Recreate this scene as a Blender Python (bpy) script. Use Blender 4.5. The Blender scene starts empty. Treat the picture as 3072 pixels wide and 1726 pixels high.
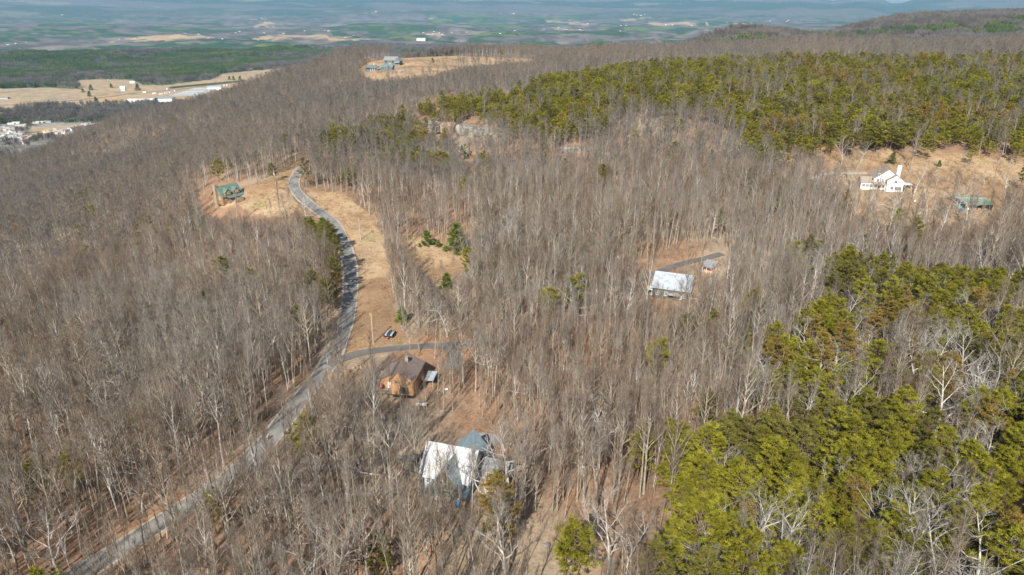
import bpy, math, random
import numpy as np
from mathutils import Vector, Matrix
rad = math.radians
sc = bpy.context.scene
# ================= camera, world, sun, exposure =================
cam_d = bpy.data.cameras.new("camera"); cam = bpy.data.objects.new("camera", cam_d); sc.collection.objects.link(cam)
cam.location = (0, 0, 115.0); cam.rotation_euler = (rad(90-22.0), 0, 0)
cam_d.sensor_width = 36.0; cam_d.lens = 36.0*2076.0/3072.0; cam_d.clip_start = 1.0; cam_d.clip_end = 90000.0
sc.camera = cam
SUN_AZ, SUN_EL = 197.0, 38.0           # compass direction of the sun as seen from the camera looking along +Y
w = bpy.data.worlds.new("World"); sc.world = w; w.use_nodes = True
nt = w.node_tree; nt.nodes.clear()
sky = nt.nodes.new("ShaderNodeTexSky"); sky.sky_type = 'NISHITA'; sky.sun_disc = False
sky.sun_elevation = rad(SUN_EL); sky.sun_rotation = rad(SUN_AZ); sky.altitude = 300; sky.dust_density = 1.6
bg = nt.nodes.new("ShaderNodeBackground"); bg.inputs[1].default_value = 0.085
wo = nt.nodes.new("ShaderNodeOutputWorld"); nt.links.new(sky.outputs[0], bg.inputs[0]); nt.links.new(bg.outputs[0], wo.inputs[0])
sun_d = bpy.data.lights.new("sun", 'SUN'); sun_d.energy = 5.4; sun_d.angle = rad(0.53); sun_d.color = (1.0, .95, .87)
sun = bpy.data.objects.new("sun", sun_d); sc.collection.objects.link(sun)
sd = Vector((math.sin(rad(SUN_AZ))*math.cos(rad(SUN_EL)), math.cos(rad(SUN_AZ))*math.cos(rad(SUN_EL)), math.sin(rad(SUN_EL))))
sun.rotation_euler = (-sd).to_track_quat('-Z', 'Y').to_euler(); sun.location = (-60, -60, 200)
vs = sc.view_settings; vs.view_transform = 'Standard'; vs.look = 'None'; vs.gamma = 1; vs.exposure = 0.47
sc.render.engine = 'CYCLES'; sc.cycles.max_bounces = 3; sc.cycles.diffuse_bounces = 2; sc.cycles.glossy_bounces = 1
sc.cycles.volume_bounces = 0; sc.cycles.use_denoising = True; sc.cycles.use_adaptive_sampling = True
# ---------------- camera model (pixels of the 3072 x 1726 photograph) ----------------
F, CX, CY, CAMH, PITCH = 2076.0, 1536.0, 863.0, 115.0, math.radians(22.0)
cP, sP = math.cos(PITCH), math.sin(PITCH)
def raydir(px, py):
    x = (np.asarray(px, float)-CX)/F; y = (CY-np.asarray(py, float))/F
    return x, cP+y*sP, -sP+y*cP
def at_z(px, py, z):
    dx, dy, dz = raydir(px, py); t = (z-CAMH)/dz
    return dx*t, dy*t
def proj(X, Y, Z):
    X = np.asarray(X, float); Y = np.asarray(Y, float); Z = np.asarray(Z, float)-CAMH
    w = np.maximum(Y*cP-Z*sP, 1e-3); v = Y*sP+Z*cP
    return CX+F*X/w, CY-F*v/w
# ---------------- value noise ----------------
def _hash(ix, iy, seed):
    h = (ix.astype(np.int64)*374761393+iy.astype(np.int64)*668265263+seed*974634777) & 0xffffffff
    h = ((h ^ (h >> 13))*1274126177) & 0xffffffff
    return ((h ^ (h >> 16)) & 0xffff)/65535.0
def vnoise(x, y, seed=0):
    x = np.asarray(x, float); y = np.asarray(y, float)
    ix = np.floor(x); iy = np.floor(y); fx = x-ix; fy = y-iy
    fx = fx*fx*(3-2*fx); fy = fy*fy*(3-2*fy)
    a = _hash(ix, iy, seed); b = _hash(ix+1, iy, seed); c = _hash(ix, iy+1, seed); d = _hash(ix+1, iy+1, seed)
    return (a*(1-fx)+b*fx)*(1-fy)+(c*(1-fx)+d*fx)*fy
def fbm(x, y, seed=0, n=4):
    s = 0; a = .5
    for k in range(n): s = s+a*vnoise(x*2**k, y*2**k, seed+k*17); a *= .5
    return s/(1-.5**n)-.5
def sstep(a, b, x):
    t = np.clip((x-a)/(b-a), 0, 1); return t*t*(3-2*t)
# ---------------- terrain: thin-plate spline through surveyed spots ----------------
CP = [  # photo x, y of a spot on the ground, its height
 (400,1700,0),(1000,1720,0),(1536,1720,2),(2050,1720,10),(2900,1720,18),(3072,1500,16),(2500,1500,11),(-300,1720,-2),(3400,1700,20),
 (0,1500,-4),(300,1300,-5),(0,1200,-16),(620,1390,0),(850,1250,0),(400,1000,-13),(0,900,-42),(700,900,-6),(980,1080,0),(1050,800,1),
 (1360,1400,2),(1230,1160,0),(1600,1200,1),(2000,1300,4),(2020,880,1),(1800,900,1),(1500,800,2),(2400,1000,7),(2800,1000,11),(3072,900,14),
 (400,700,-30),(0,700,-64),(100,600,-80),(900,600,8),(860,540,11),(690,590,5),(540,570,-14),(300,540,-56),(600,700,-10),
 (1080,720,2),(1250,650,5),(1500,620,6),(1800,600,8),(2150,620,10),(2400,600,13),(2640,560,17),(2930,620,15),(3072,520,20),(3300,520,20),
 (620,450,-28),(300,480,-82),(60,500,-112),(900,430,9),(1100,500,8),(1330,395,9),(1330,352,19),(1100,420,10),(1700,480,14),(1700,420,22),(2100,460,20),
 (2600,430,28),(3072,440,28),(2600,300,41),(3072,300,42),(2100,330,37),(1600,300,33),(1330,300,29),(1150,330,18),
 (2600,210,52),(3072,210,54),(2100,200,50),(1700,220,41),(1400,240,34),(1150,205,32),(1400,190,31),(1600,182,31),(1250,172,33),
 (900,300,3),(760,286,-3),(760,330,-10),(640,318,-21),(512,347,-43),(380,380,-68),(256,425,-98),(100,452,-125),(950,235,14),(1010,190,24),(500,420,-50),(700,400,-10),(860,240,8),
 (2600,160,57),(3072,160,59),(2050,172,46),(1850,176,42),(2300,162,50),(2400,143,22),(2800,134,26),(3072,126,32),
]
CPW = [  # photo column, distance, height for spots the ridge hides
 (1300,1500,10),(1300,2200,-150),(1600,1600,15),(1600,2400,-140),(1000,1500,-60),(1000,2000,-165),(2000,1450,6),(1800,1500,4),(2150,1600,22),(1900,2300,-90),(1900,3000,-165),
 (2250,1950,60),(2350,2300,44),(2500,2300,24),(2700,2600,52),(2950,2500,58),(2850,3300,84),(3072,3200,92),(3200,2200,62),(2560,2900,40),(2700,3200,75),
 (2150,2300,5),(2120,3000,-150),(2500,4200,-60),(2900,4500,40),(3400,3000,100),
 (600,1500,-130),(300,1500,-150),(0,1500,-155),(600,2000,-170),(0,1900,-170),(0,2600,-170),(600,2800,-170),(1000,3000,-170),(1500,3800,-170),
 (0,4500,-170),(800,4500,-170),(1500,5200,-170),(2100,5200,-170),(-400,2500,-170),(-500,1200,-140),(-500,700,-90),(-600,4500,-170),(3500,1000,60),(3600,5000,60),(3072,5500,20),
 (1536,60,1),(300,60,0),(2800,60,14),(-1500,100,-6),(4500,100,24),(4500,500,30),(-2500,300,-40),
]
def _uv(X, Y):
    r = np.sqrt(X*X+Y*Y)+1e-6
    return np.arctan2(X, Y)*2.2, np.log(np.maximum(r, 30.0))
def _build():
    P = []
    for px, py, z in CP:
        X, Y = at_z(px, py, z); P.append((float(X), float(Y), z))
    for px, D, z in CPW:
        dx, dy, _ = raydir(px, 24); a = math.atan2(dx, dy); P.append((D*math.sin(a), D*math.cos(a), z))
    P = np.array(P); u, v = _uv(P[:, 0], P[:, 1]); n = len(P)
    d2 = (u[:, None]-u)**2+(v[:, None]-v)**2
    K = .5*d2*np.log(d2+1e-9)+np.eye(n)*2e-3
    A = np.zeros((n+3, n+3)); A[:n, :n] = K; A[:n, n] = 1; A[:n, n+1] = u; A[:n, n+2] = v
    A[n, :n] = 1; A[n+1, :n] = u; A[n+2, :n] = v
    return u, v, np.linalg.solve(A, np.concatenate([P[:, 2], [0, 0, 0]]))
_U, _V, _W = _build()
MPX = [-900,0,900,1800,2200,2400,2455,2495,2530,2580,2640,2668,2700,2745,2800,3000,3072,3400,4200]
MPY = [-16,-14,-10,-9,-6,-4,4,8,4,0,4,14,14,4,3,3,1,-2,-6]
def H(X, Y):
    X = np.asarray(X, float); Y = np.asarray(Y, float); sh = X.shape; X = X.ravel(); Y = Y.ravel()
    out = np.empty(len(X)); n = len(_U)
    for i in range(0, len(X), 60000):
        x = X[i:i+60000]; y = Y[i:i+60000]; u, v = _uv(x, y)
        d2 = (u[:, None]-_U)**2+(v[:, None]-_V)**2
        z = (.5*d2*np.log(d2+1e-9))@_W[:n]+_W[n]+_W[n+1]*u+_W[n+2]*v
        z = np.clip(z, -172, 108)
        r = np.sqrt(x*x+y*y)
        # rock bluff: a step up to the pine terrace
        z = z+(fbm(x/60, y/60, 3)*3.0+fbm(x/14, y/14, 9, 2)*.5)*sstep(90, 300, r)*(1-.75*sstep(-150, -168, z))
        far = -170+fbm(x/1300, y/1000, 21)*150*sstep(5200, 8500, r)+fbm(x/520, y/520, 5)*40*sstep(4500, 7000, r)
        far = far+np.maximum(fbm(x/330, y/230, 44, 3)+.06, 0)*85*sstep(4100, 4700, r)*(1-sstep(7500, 9500, r)); far = far+sstep(-.1, .12, fbm((x+900)/2300, y/1300, 77, 2))*45*sstep(6000, 8000, r)
        z = z+(far-z)*sstep(4100, 5000, r)*sstep(30, -60, z)
        px = CX+F*(x/np.maximum(y, 1))/cP
        my = np.interp(px, MPX, MPY)
        mt = CAMH+(24-my)/F*26000/1.0*1.03+fbm(x/3000, y/3000, 51, 3)*18
        q = np.clip((r-13500)/12500, 0, 1); z = z+(mt-z)*q**1.7+fbm(x/1800, y/900, 52, 4)*170*q*(1-q)**.7*1.6
        out[i:i+60000] = z
    return out.reshape(sh)
def hit(px, py, rmin=60, rmax=28000):
    """first terrain point along the sight line of a photo pixel"""
    px = np.atleast_1d(np.asarray(px, float)); py = np.atleast_1d(np.asarray(py, float))
    dx, dy, dz = raydir(px, py); k = np.sqrt(dx*dx+dy*dy)
    ts = np.exp(np.linspace(math.log(rmin), math.log(rmax), 420))
    R = ts[None, :]/k[:, None]
    Z = CAMH+dz[:, None]*R; G = H(dx[:, None]*R, dy[:, None]*R)
    below = Z < G; idx = np.argmax(below, axis=1); idx[~below.any(axis=1)] = -1
    i1 = np.where(idx <= 0, 1, idx); a = R[np.arange(len(px)), i1-1]; b = R[np.arange(len(px)), i1]
    for _ in range(22):
        m = (a+b)/2; bl = CAMH+dz*m < H(dx*m, dy*m); b = np.where(bl, m, b); a = np.where(bl, a, m)
    ok = idx > 0
    return np.where(ok, dx*b, np.nan), np.where(ok, dy*b, np.nan), np.where(ok, CAMH+dz*b, np.nan)
def spot(px, py):
    x, y, z = hit(px, py); return float(x[0]), float(y[0]), float(z[0])
# ================= helpers =================
rng = random.Random(7); nrg = np.random.RandomState(11)
def inpoly(px, py, poly):
    px = np.asarray(px, float); py = np.asarray(py, float); r = np.zeros(px.shape, bool); n = len(poly)
    for i in range(n):
        x1, y1 = poly[i]; x2, y2 = poly[(i+1) % n]
        if y1 == y2: continue
        c = ((y1 > py) != (y2 > py)) & (px < (x2-x1)*(py-y1)/(y2-y1)+x1); r ^= c
    return r
def S(poly, k=1.1925): return [(x*k, y*k) for x, y in poly]
def put(o, parent=None):
    sc.collection.objects.link(o)
    if parent is not None: o.parent = parent
    return o
def empty(name, loc, rz=0, label=None, cat=None, group=None):
    o = bpy.data.objects.new(name, None); o.location = loc; o.rotation_euler = (0, 0, rz); o.empty_display_size = .5; put(o)
    return tag(o, label, cat, group)
def tag(o, label=None, cat=None, group=None, kind=None):
    if label: o['label'] = label
    if cat: o['category'] = cat
    if group: o['group'] = group
    if kind: o['kind'] = kind
    return o
class MB:
    def __init__(s): s.v = []; s.f = []; s.m = []
    def add(s, vs, fs, mi=0):
        b = len(s.v); s.v += vs; s.f += [tuple(b+i for i in f) for f in fs]; s.m += [mi]*len(fs)
    def box(s, x0, x1, y0, y1, z0, z1, mi=0, rot=0, o=(0, 0)):
        c, n = math.cos(rot), math.sin(rot)
        P = [(x, y, z) for z in (z0, z1) for x, y in ((x0, y0), (x1, y0), (x1, y1), (x0, y1))]
        P = [(o[0]+x*c-y*n, o[1]+x*n+y*c, z) for x, y, z in P]
        s.add(P, [(3, 2, 1, 0), (4, 5, 6, 7), (0, 1, 5, 4), (1, 2, 6, 5), (2, 3, 7, 6), (3, 0, 4, 7)], mi)
    def slab(s, quad, th, mi=0):
        a, b, c, d = [Vector(q) for q in quad]; n = (b-a).cross(d-a).normalized()*th
        P = [tuple(q) for q in (a, b, c, d)]+[tuple(Vector(q)-n) for q in (a, b, c, d)]
        s.add(P, [(0, 1, 2, 3), (7, 6, 5, 4), (1, 0, 4, 5), (2, 1, 5, 6), (3, 2, 6, 7), (0, 3, 7, 4)], mi)
    def tube(s, pts, rs, k=6, mi=0, cap=True):
        b = len(s.v); n = len(pts); P = [Vector(p) for p in pts]
        for i in range(n):
            t = (P[min(i+1, n-1)]-P[max(i-1, 0)]).normalized(); a = t.orthogonal().normalized(); c = t.cross(a)
            for j in range(k):
                q = 2*math.pi*j/k; s.v.append(tuple(P[i]+(a*math.cos(q)+c*math.sin(q))*rs[i]))
        for i in range(n-1):
            for j in range(k):
                j2 = (j+1) % k; s.f.append((b+i*k+j, b+i*k+j2, b+(i+1)*k+j2, b+(i+1)*k+j)); s.m.append(mi)
        if cap: s.f.append(tuple(b+(n-1)*k+j for j in range(k))); s.m.append(mi)
    def tri(s, a, b, c, mi=0):
        n = len(s.v); s.v += [a, b, c]; s.f.append((n, n+1, n+2)); s.m.append(mi)
    def blade(s, p, d, L, wd, mi=0, side=None):
        """thin leaf/twig triangle from p along unit d"""
        if side is None: side = (rng.gauss(0, 1), rng.gauss(0, 1), rng.gauss(0, 1))
        cx = d[1]*side[2]-d[2]*side[1]; cy = d[2]*side[0]-d[0]*side[2]; cz = d[0]*side[1]-d[1]*side[0]
        l = math.sqrt(cx*cx+cy*cy+cz*cz)+1e-9; k = wd/2/l
        s.tri((p[0]-cx*k, p[1]-cy*k, p[2]-cz*k), (p[0]+cx*k, p[1]+cy*k, p[2]+cz*k), (p[0]+d[0]*L, p[1]+d[1]*L, p[2]+d[2]*L), mi)
    def mesh(s, name, mats):
        me = bpy.data.meshes.new(name); me.from_pydata(s.v, [], s.f)
        for m in (mats if isinstance(mats, (list, tuple)) else [mats]): me.materials.append(m)
        if any(s.m): me.polygons.foreach_set('material_index', s.m)
        me.update(); return me
    def build(s, name, mats, parent=None, smooth=False):
        me = s.mesh(name, mats)
        if smooth: me.polygons.foreach_set('use_smooth', [True]*len(me.polygons))
        return put(bpy.data.objects.new(name, me), parent)
# ================= materials =================
def mat(name, col, rough=.85, spec=.3, metal=0, var=.0, scale=1.0, col2=None, bump=0, stripe=None, rndm=0, locvar=None, diffuse=False, trans=0, wscale=(1, 1, 1)):
    m = bpy.data.materials.new(name); m.use_nodes = True; t = m.node_tree; N = t.nodes; L = t.links
    N.clear(); out = N.new('ShaderNodeOutputMaterial')
    c2 = col2 if col2 else tuple(max(0, c*(1-var)) for c in col)
    tc = N.new('ShaderNodeTexCoord'); mp = N.new('ShaderNodeMapping'); mp.inputs['Scale'].default_value = wscale; L.new(tc.outputs['Object'], mp.inputs[0])
    no = N.new('ShaderNodeTexNoise'); no.inputs['Scale'].default_value = scale; no.inputs['Detail'].default_value = 5; L.new(mp.outputs[0], no.inputs['Vector'])
    rp = N.new('ShaderNodeValToRGB'); rp.color_ramp.elements[0].position = .35; rp.color_ramp.elements[1].position = .65
    rp.color_ramp.elements[0].color = (*c2, 1); rp.color_ramp.elements[1].color = (*col, 1); L.new(no.outputs[0], rp.inputs[0]); cur = rp.outputs[0]
    if rndm or locvar:
        oi = N.new('ShaderNodeObjectInfo'); hs = N.new('ShaderNodeHueSaturation')
        mr = N.new('ShaderNodeMapRange'); mr.inputs['To Min'].default_value = 1-rndm; mr.inputs['To Max'].default_value = 1+rndm
        L.new(oi.outputs['Random'], mr.inputs[0]); L.new(mr.outputs[0], hs.inputs['Value']); L.new(cur, hs.inputs['Color']); cur = hs.outputs[0]
        if locvar:
            n2 = N.new('ShaderNodeTexNoise'); n2.inputs['Scale'].default_value = locvar[1]; n2.inputs['Detail'].default_value = 3; L.new(oi.outputs['Location'], n2.inputs['Vector'])
            ad = N.new('ShaderNodeMath'); ad.operation = 'MULTIPLY_ADD'; L.new(oi.outputs['Random'], ad.inputs[0]); ad.inputs[1].default_value = .35; L.new(n2.outputs[0], ad.inputs[2])
            r2 = N.new('ShaderNodeMapRange'); r2.inputs['From Min'].default_value = .58; r2.inputs['From Max'].default_value = .8; L.new(ad.outputs[0], r2.inputs[0])
            mx = N.new('ShaderNodeMix'); mx.data_type = 'RGBA'; L.new(r2.outputs[0], mx.inputs[0]); L.new(cur, mx.inputs[6]); mx.inputs[7].default_value = (*locvar[0], 1); cur = mx.outputs[2]
    if stripe:  # ribs / courses across an object axis: (axis, spacing, darken)
        sp = N.new('ShaderNodeSeparateXYZ'); L.new(tc.outputs['Object'], sp.inputs[0])
        mm = N.new('ShaderNodeMath'); mm.operation = 'MULTIPLY'; mm.inputs[1].default_value = 1/stripe[1]; L.new(sp.outputs[stripe[0]], mm.inputs[0])
        fr = N.new('ShaderNodeMath'); fr.operation = 'FRACT'; L.new(mm.outputs[0], fr.inputs[0])
        gt = N.new('ShaderNodeMath'); gt.operation = 'GREATER_THAN'; gt.inputs[1].default_value = .82; L.new(fr.outputs[0], gt.inputs[0])
        sc_ = N.new('ShaderNodeMath'); sc_.operation = 'MULTIPLY'; sc_.inputs[1].default_value = stripe[2]; L.new(gt.outputs[0], sc_.inputs[0])
        mx = N.new('ShaderNodeMix'); mx.data_type = 'RGBA'; L.new(sc_.outputs[0], mx.inputs[0]); L.new(cur, mx.inputs[6]); mx.inputs[7].default_value = (*[c*.35 for c in col], 1); cur = mx.outputs[2]
    if diffuse:
        b = N.new('ShaderNodeBsdfDiffuse'); L.new(cur, b.inputs[0]); o = b.outputs[0]
        if trans:
            tr = N.new('ShaderNodeBsdfTranslucent'); L.new(cur, tr.inputs[0]); ms = N.new('ShaderNodeMixShader'); ms.inputs[0].default_value = trans
            L.new(o, ms.inputs[1]); L.new(tr.outputs[0], ms.inputs[2]); o = ms.outputs[0]
    else:
        b = N.new('ShaderNodeBsdfPrincipled'); L.new(cur, b.inputs['Base Color']); b.inputs['Roughness'].default_value = rough
        b.inputs['Specular IOR Level'].default_value = spec; b.inputs['Metallic'].default_value = metal; o = b.outputs[0]
    if bump:
        bp = N.new('ShaderNodeBump'); bp.inputs['Strength'].default_value = bump; bp.inputs['Distance'].default_value = .3; L.new(no.outputs[0], bp.inputs['Height']); L.new(bp.outputs[0], b.inputs['Normal'])
    L.new(o, out.inputs[0]); return m
M = {
 'bark': mat('bark_grey', (.42, .365, .295), var=.5, scale=1.2, rndm=.28, diffuse=True),
 'bark_pale': mat('bark_pale', (.58, .55, .50), var=.4, scale=1.5, rndm=.12, diffuse=True),
 'bark_brown': mat('bark_brown', (.20, .145, .105), var=.4, scale=2, rndm=.2, diffuse=True),
 'twig': mat('twigs', (.235, .18, .132), var=.3, scale=.4, rndm=.3, diffuse=True, locvar=((.235, .21, .18), .012)),
 'twig_mid': mat('twigs_grey', (.175, .16, .143), var=.25, scale=.3, rndm=.25, diffuse=True, locvar=((.20, .165, .13), .006)), 'bark_mid': mat('bark_mid', (.34, .315, .28), var=.4, scale=1, rndm=.3, diffuse=True),
 'tuft': mat('dry_grass_blades', (.44, .31, .17), col2=(.30, .19, .10), scale=.3, rndm=.5, diffuse=True),
 'twig_pale': mat('twigs_pale', (.36, .335, .30), var=.3, scale=.6, rndm=.1, diffuse=True),
 'brush': mat('brush', (.27, .20, .135), var=.4, scale=1, rndm=.3, diffuse=True),
 'pine_g': mat('pine_needles_green', (.34, .32, .04), var=.55, scale=.7, rndm=.22, diffuse=True, trans=.3),
 'pine_d': mat('pine_needles_olive', (.195, .18, .045), var=.4, scale=.7, rndm=.22, diffuse=True, trans=.15),
 'pine_r': mat('pine_needles_rusty', (.30, .185, .055), col2=(.19, .165, .035), scale=.9, rndm=.2, diffuse=True, trans=.15),
 'cedar': mat('cedar_green', (.17, .23, .045), var=.5, scale=.9, rndm=.2, diffuse=True, trans=.1),
 'conifer_far': mat('conifer_far', (.17, .225, .06), var=.35, scale=.05, rndm=.35, diffuse=True, locvar=((.075, .12, .06), .007)),  # darker tone by location paints sun shading onto the lumpy woods
 'bare_far': mat('bare_far', (.145, .13, .118), var=.25, scale=.05, rndm=.2, diffuse=True, locvar=((.165, .152, .142), .004)),
 'asphalt': mat('old_asphalt', (.28, .272, .255), col2=(.17, .163, .15), spec=.1, rough=.95, scale=.3, wscale=(1, .35, 1)),
 'asphalt_dark': mat('dark_asphalt', (.165, .158, .15), col2=(.12, .113, .105), spec=.1, rough=.95, scale=.2),
 'gravel': mat('pale_gravel_edge', (.46, .42, .36), col2=(.34, .28, .21), rough=.95, scale=.5),
 'concrete': mat('concrete', (.42, .41, .38), var=.3, scale=.6),
 'rock': mat('sandstone', (.34, .325, .295), col2=(.17, .15, .13), scale=.22, bump=.6, wscale=(1, 1, 2.5)),
 'rock_rust': mat('iron_stained_sandstone', (.40, .32, .25), col2=(.30, .17, .09), scale=.3, bump=.6),
 'white': mat('white_paint', (.80, .79, .77), var=.06, scale=1, rough=.6),
 'homewhite': mat('weathered_white_siding', (.56, .55, .52), var=.25, scale=.4, rndm=.25, rough=.8),
 'whiteroof': mat('white_metal_roof', (.56, .56, .56), var=.16, scale=.5, rough=.5, stripe=(0, .9, .35)),
 'tin': mat('pale_tin_roof', (.45, .49, .54), col2=(.33, .365, .40), scale=.6, rough=.45, spec=.5, stripe=(0, .7, .35)),
 'blueroof_and_shade': mat('blue_grey_roof_and_shade', (.28, .38, .43), col2=(.22, .28, .31), scale=.5, rough=.5, stripe=(1, .7, .3)),
 'tealroof': mat('dull_teal_roof', (.15, .21, .215), col2=(.12, .165, .17), scale=.5, rough=.6, stripe=(1, .7, .3)),
 'greyroof': mat('grey_shingles', (.27, .27, .27), var=.3, scale=1.2, stripe=(2, .35, .4)),
 'brownroof': mat('brown_shingles', (.24, .19, .165), var=.3, scale=1.4, stripe=(2, .4, .3)),
 'tanroof': mat('tan_shingles', (.36, .30, .25), var=.2, scale=1.4, stripe=(2, .5, .25)),
 'greenroof': mat('green_metal_roof', (.14, .215, .175), col2=(.11, .165, .135), scale=.6, rough=.65, spec=.2, stripe=(0, .8, .3)),
 'greenbarn': mat('green_barn_roof', (.22, .30, .235), col2=(.06, .20, .15), scale=.13, rough=.5, stripe=(0, 1.0, .25)),
 'cedarwall': mat('cedar_siding', (.46, .26, .135), var=.3, scale=1.5, stripe=(0, .35, .3)),
 'logwall': mat('honey_logs', (.36, .22, .11), var=.3, scale=1.5, stripe=(2, .35, .5)),
 'pinkwall': mat('salmon_siding', (.62, .38, .28), var=.12, scale=2, stripe=(2, .3, .25)),
 'darkgreen': mat('dark_green_siding', (.14, .145, .115), var=.2, scale=2, stripe=(2, .25, .3)),
 'tealwall': mat('slate_blue_siding', (.13, .19, .20), var=.2, scale=2, stripe=(2, .3, .25)),
 'stone': mat('chimney_stone', (.42, .33, .26), col2=(.22, .16, .12), scale=2.5),
 'brick': mat('orange_brick', (.52, .32, .20), col2=(.34, .2, .12), scale=3, stripe=(2, .3, .35)),
 'deck': mat('weathered_deck', (.30, .25, .20), var=.3, scale=2, stripe=(0, .3, .5)),
 'dark': mat('dark_opening_and_shade', (.03, .03, .035), rough=.5),
 'glass': mat('window_glass', (.05, .07, .09), rough=.12, spec=.8),
 'metal': mat('galvanised_metal', (.55, .57, .58), rough=.35, spec=.6, metal=.5),
 'pole': mat('pale_pole_wood', (.50, .42, .36), var=.2, scale=2),
 'red': mat('red_paint', (.55, .12, .12), rough=.6), 'blue': mat('blue_plastic', (.10, .30, .55), rough=.5), 'black': mat('black_rubber', (.03, .03, .03)),
 'teal': mat('teal_metal', (.10, .38, .42), rough=.5), 'cream': mat('cream_paint', (.70, .62, .48), rough=.7, var=.1, scale=1), 'greysid': mat('grey_siding', (.40, .42, .43), rough=.7, var=.1, scale=1),
 'yellow': mat('dull_yellow_panel', (.55, .45, .18), rough=.7),
}
# ================= tree makers =================
def unit(x, y, z):
    l = math.sqrt(x*x+y*y+z*z)+1e-9; return (x/l, y/l, z/l)
def path(p, d, L, n, wob, up, r):
    """a crooked limb: list of points starting at p along d, bending towards `up`"""
    pts = [p]; d = list(d)
    for i in range(n):
        d = unit(d[0]+r.gauss(0, wob), d[1]+r.gauss(0, wob), d[2]+r.gauss(0, wob)+up)
        q = pts[-1]; s = L/n; pts.append((q[0]+d[0]*s, q[1]+d[1]*s, q[2]+d[2]*s)); d = list(d)
    return pts
def along(pts, t):
    n = len(pts)-1; i = min(int(t*n), n-1); f = t*n-i; a = pts[i]; b = pts[i+1]
    return (a[0]+(b[0]-a[0])*f, a[1]+(b[1]-a[1])*f, a[2]+(b[2]-a[2])*f), unit(b[0]-a[0], b[1]-a[1], b[2]-a[2])
def off(d, ang, r):
    """unit vector leaning `ang` away from d in a random direction"""
    v = Vector(d); a = v.orthogonal().normalized(); b = v.cross(a); q = r.uniform(0, 2*math.pi)
    e = v*math.cos(ang)+(a*math.cos(q)+b*math.sin(q))*math.sin(ang); return (e.x, e.y, e.z)
def bare_tree(seed, h, fork=.5, nl=16, ang=(20, 45), ll=.28, r0=.013, nb=5, nt=6, wob=.08, tw=.028, tl=1.1, lod=0, crook=.01):
    r = random.Random(seed); T = MB(); C = MB()
    trunk = path((0, 0, -.6), unit(r.gauss(0, .04), r.gauss(0, .04), 1), h*.93+.6, 9, crook*2.5, .03, r)
    n = len(trunk); rr = [h*r0*(1-.86*(i/(n-1))**.9) for i in range(n)]; rr[0] *= 1.25
    T.tube(trunk, rr, 6 if lod == 0 else 3)
    if lod == 0:
        for k in range(4):   # small dead stubs low on the trunk
            p, d = along(trunk, r.uniform(.15, max(.2, fork-.05))); C.blade(p, off(d, rad(70), r), r.uniform(.6, 1.6), .06)
    for i in range(nl):
        t = fork+(1-fork)*((i+.5)/nl)**.9; p, d = along(trunk, min(t, .985)); az = i*2.4+r.uniform(-.5, .5)
        a = rad(r.uniform(*ang))*(1.15-.45*t); dd = unit(math.sin(a)*math.cos(az), math.sin(a)*math.sin(az), math.cos(a))
        L = h*ll*(1.15-.75*(t-fork)/(1-fork+1e-6))*r.uniform(.7, 1.2)
        lp = path(p, dd, L, 5, wob, .06, r); rl = h*r0*(1-.86*t**.9)*.62+.02
        (T if rl > .07 else C).tube(lp, [rl*(1-.85*j/5) for j in range(6)], 4 if lod == 0 else 3, cap=False)
        for b in range(nb):
            q, e = along(lp, r.uniform(.2, 1)); bl = L*r.uniform(.3, .55); f = off(e, rad(r.uniform(22, 50)), r); f = unit(f[0], f[1], f[2]+.15)
            if lod == 0:
                bp = path(q, f, bl, 3, wob*1.2, .05, r); C.tube(bp, [rl*.38, rl*.28, rl*.18, .012], 3, cap=False)
            else: bp = path(q, f, bl, 1, wob, .05, r); C.blade(q, f, bl, .07)
            for c in range(nt):
                q2, e2 = along(bp, r.uniform(.15, 1)); f2 = off(e2, rad(r.uniform(20, 48)), r); f2 = unit(f2[0], f2[1], f2[2]+.2); l2 = tl*r.uniform(.6, 1.4)
                C.blade(q2, f2, l2, tw)
                if lod == 0:
                    for g in range(3):
                        q3 = (q2[0]+f2[0]*l2*(.3+.2*g), q2[1]+f2[1]*l2*(.3+.2*g), q2[2]+f2[2]*l2*(.3+.2*g)); C.blade(q3, off(f2, rad(r.uniform(20, 45)), r), l2*.6, tw*.7)
    return T, C
def tuft(C, p, out, r, n=11, L=.5, wd=.1, flat=.55):
    for k in range(n):
        d = unit(out[0]*.8+r.gauss(0, .75), out[1]*.8+r.gauss(0, .75), .35+r.gauss(0, flat)); C.blade(p, d, L*r.uniform(.7, 1.25), wd, 0, (r.gauss(0, 1), r.gauss(0, 1), r.gauss(0, .6)))
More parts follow.
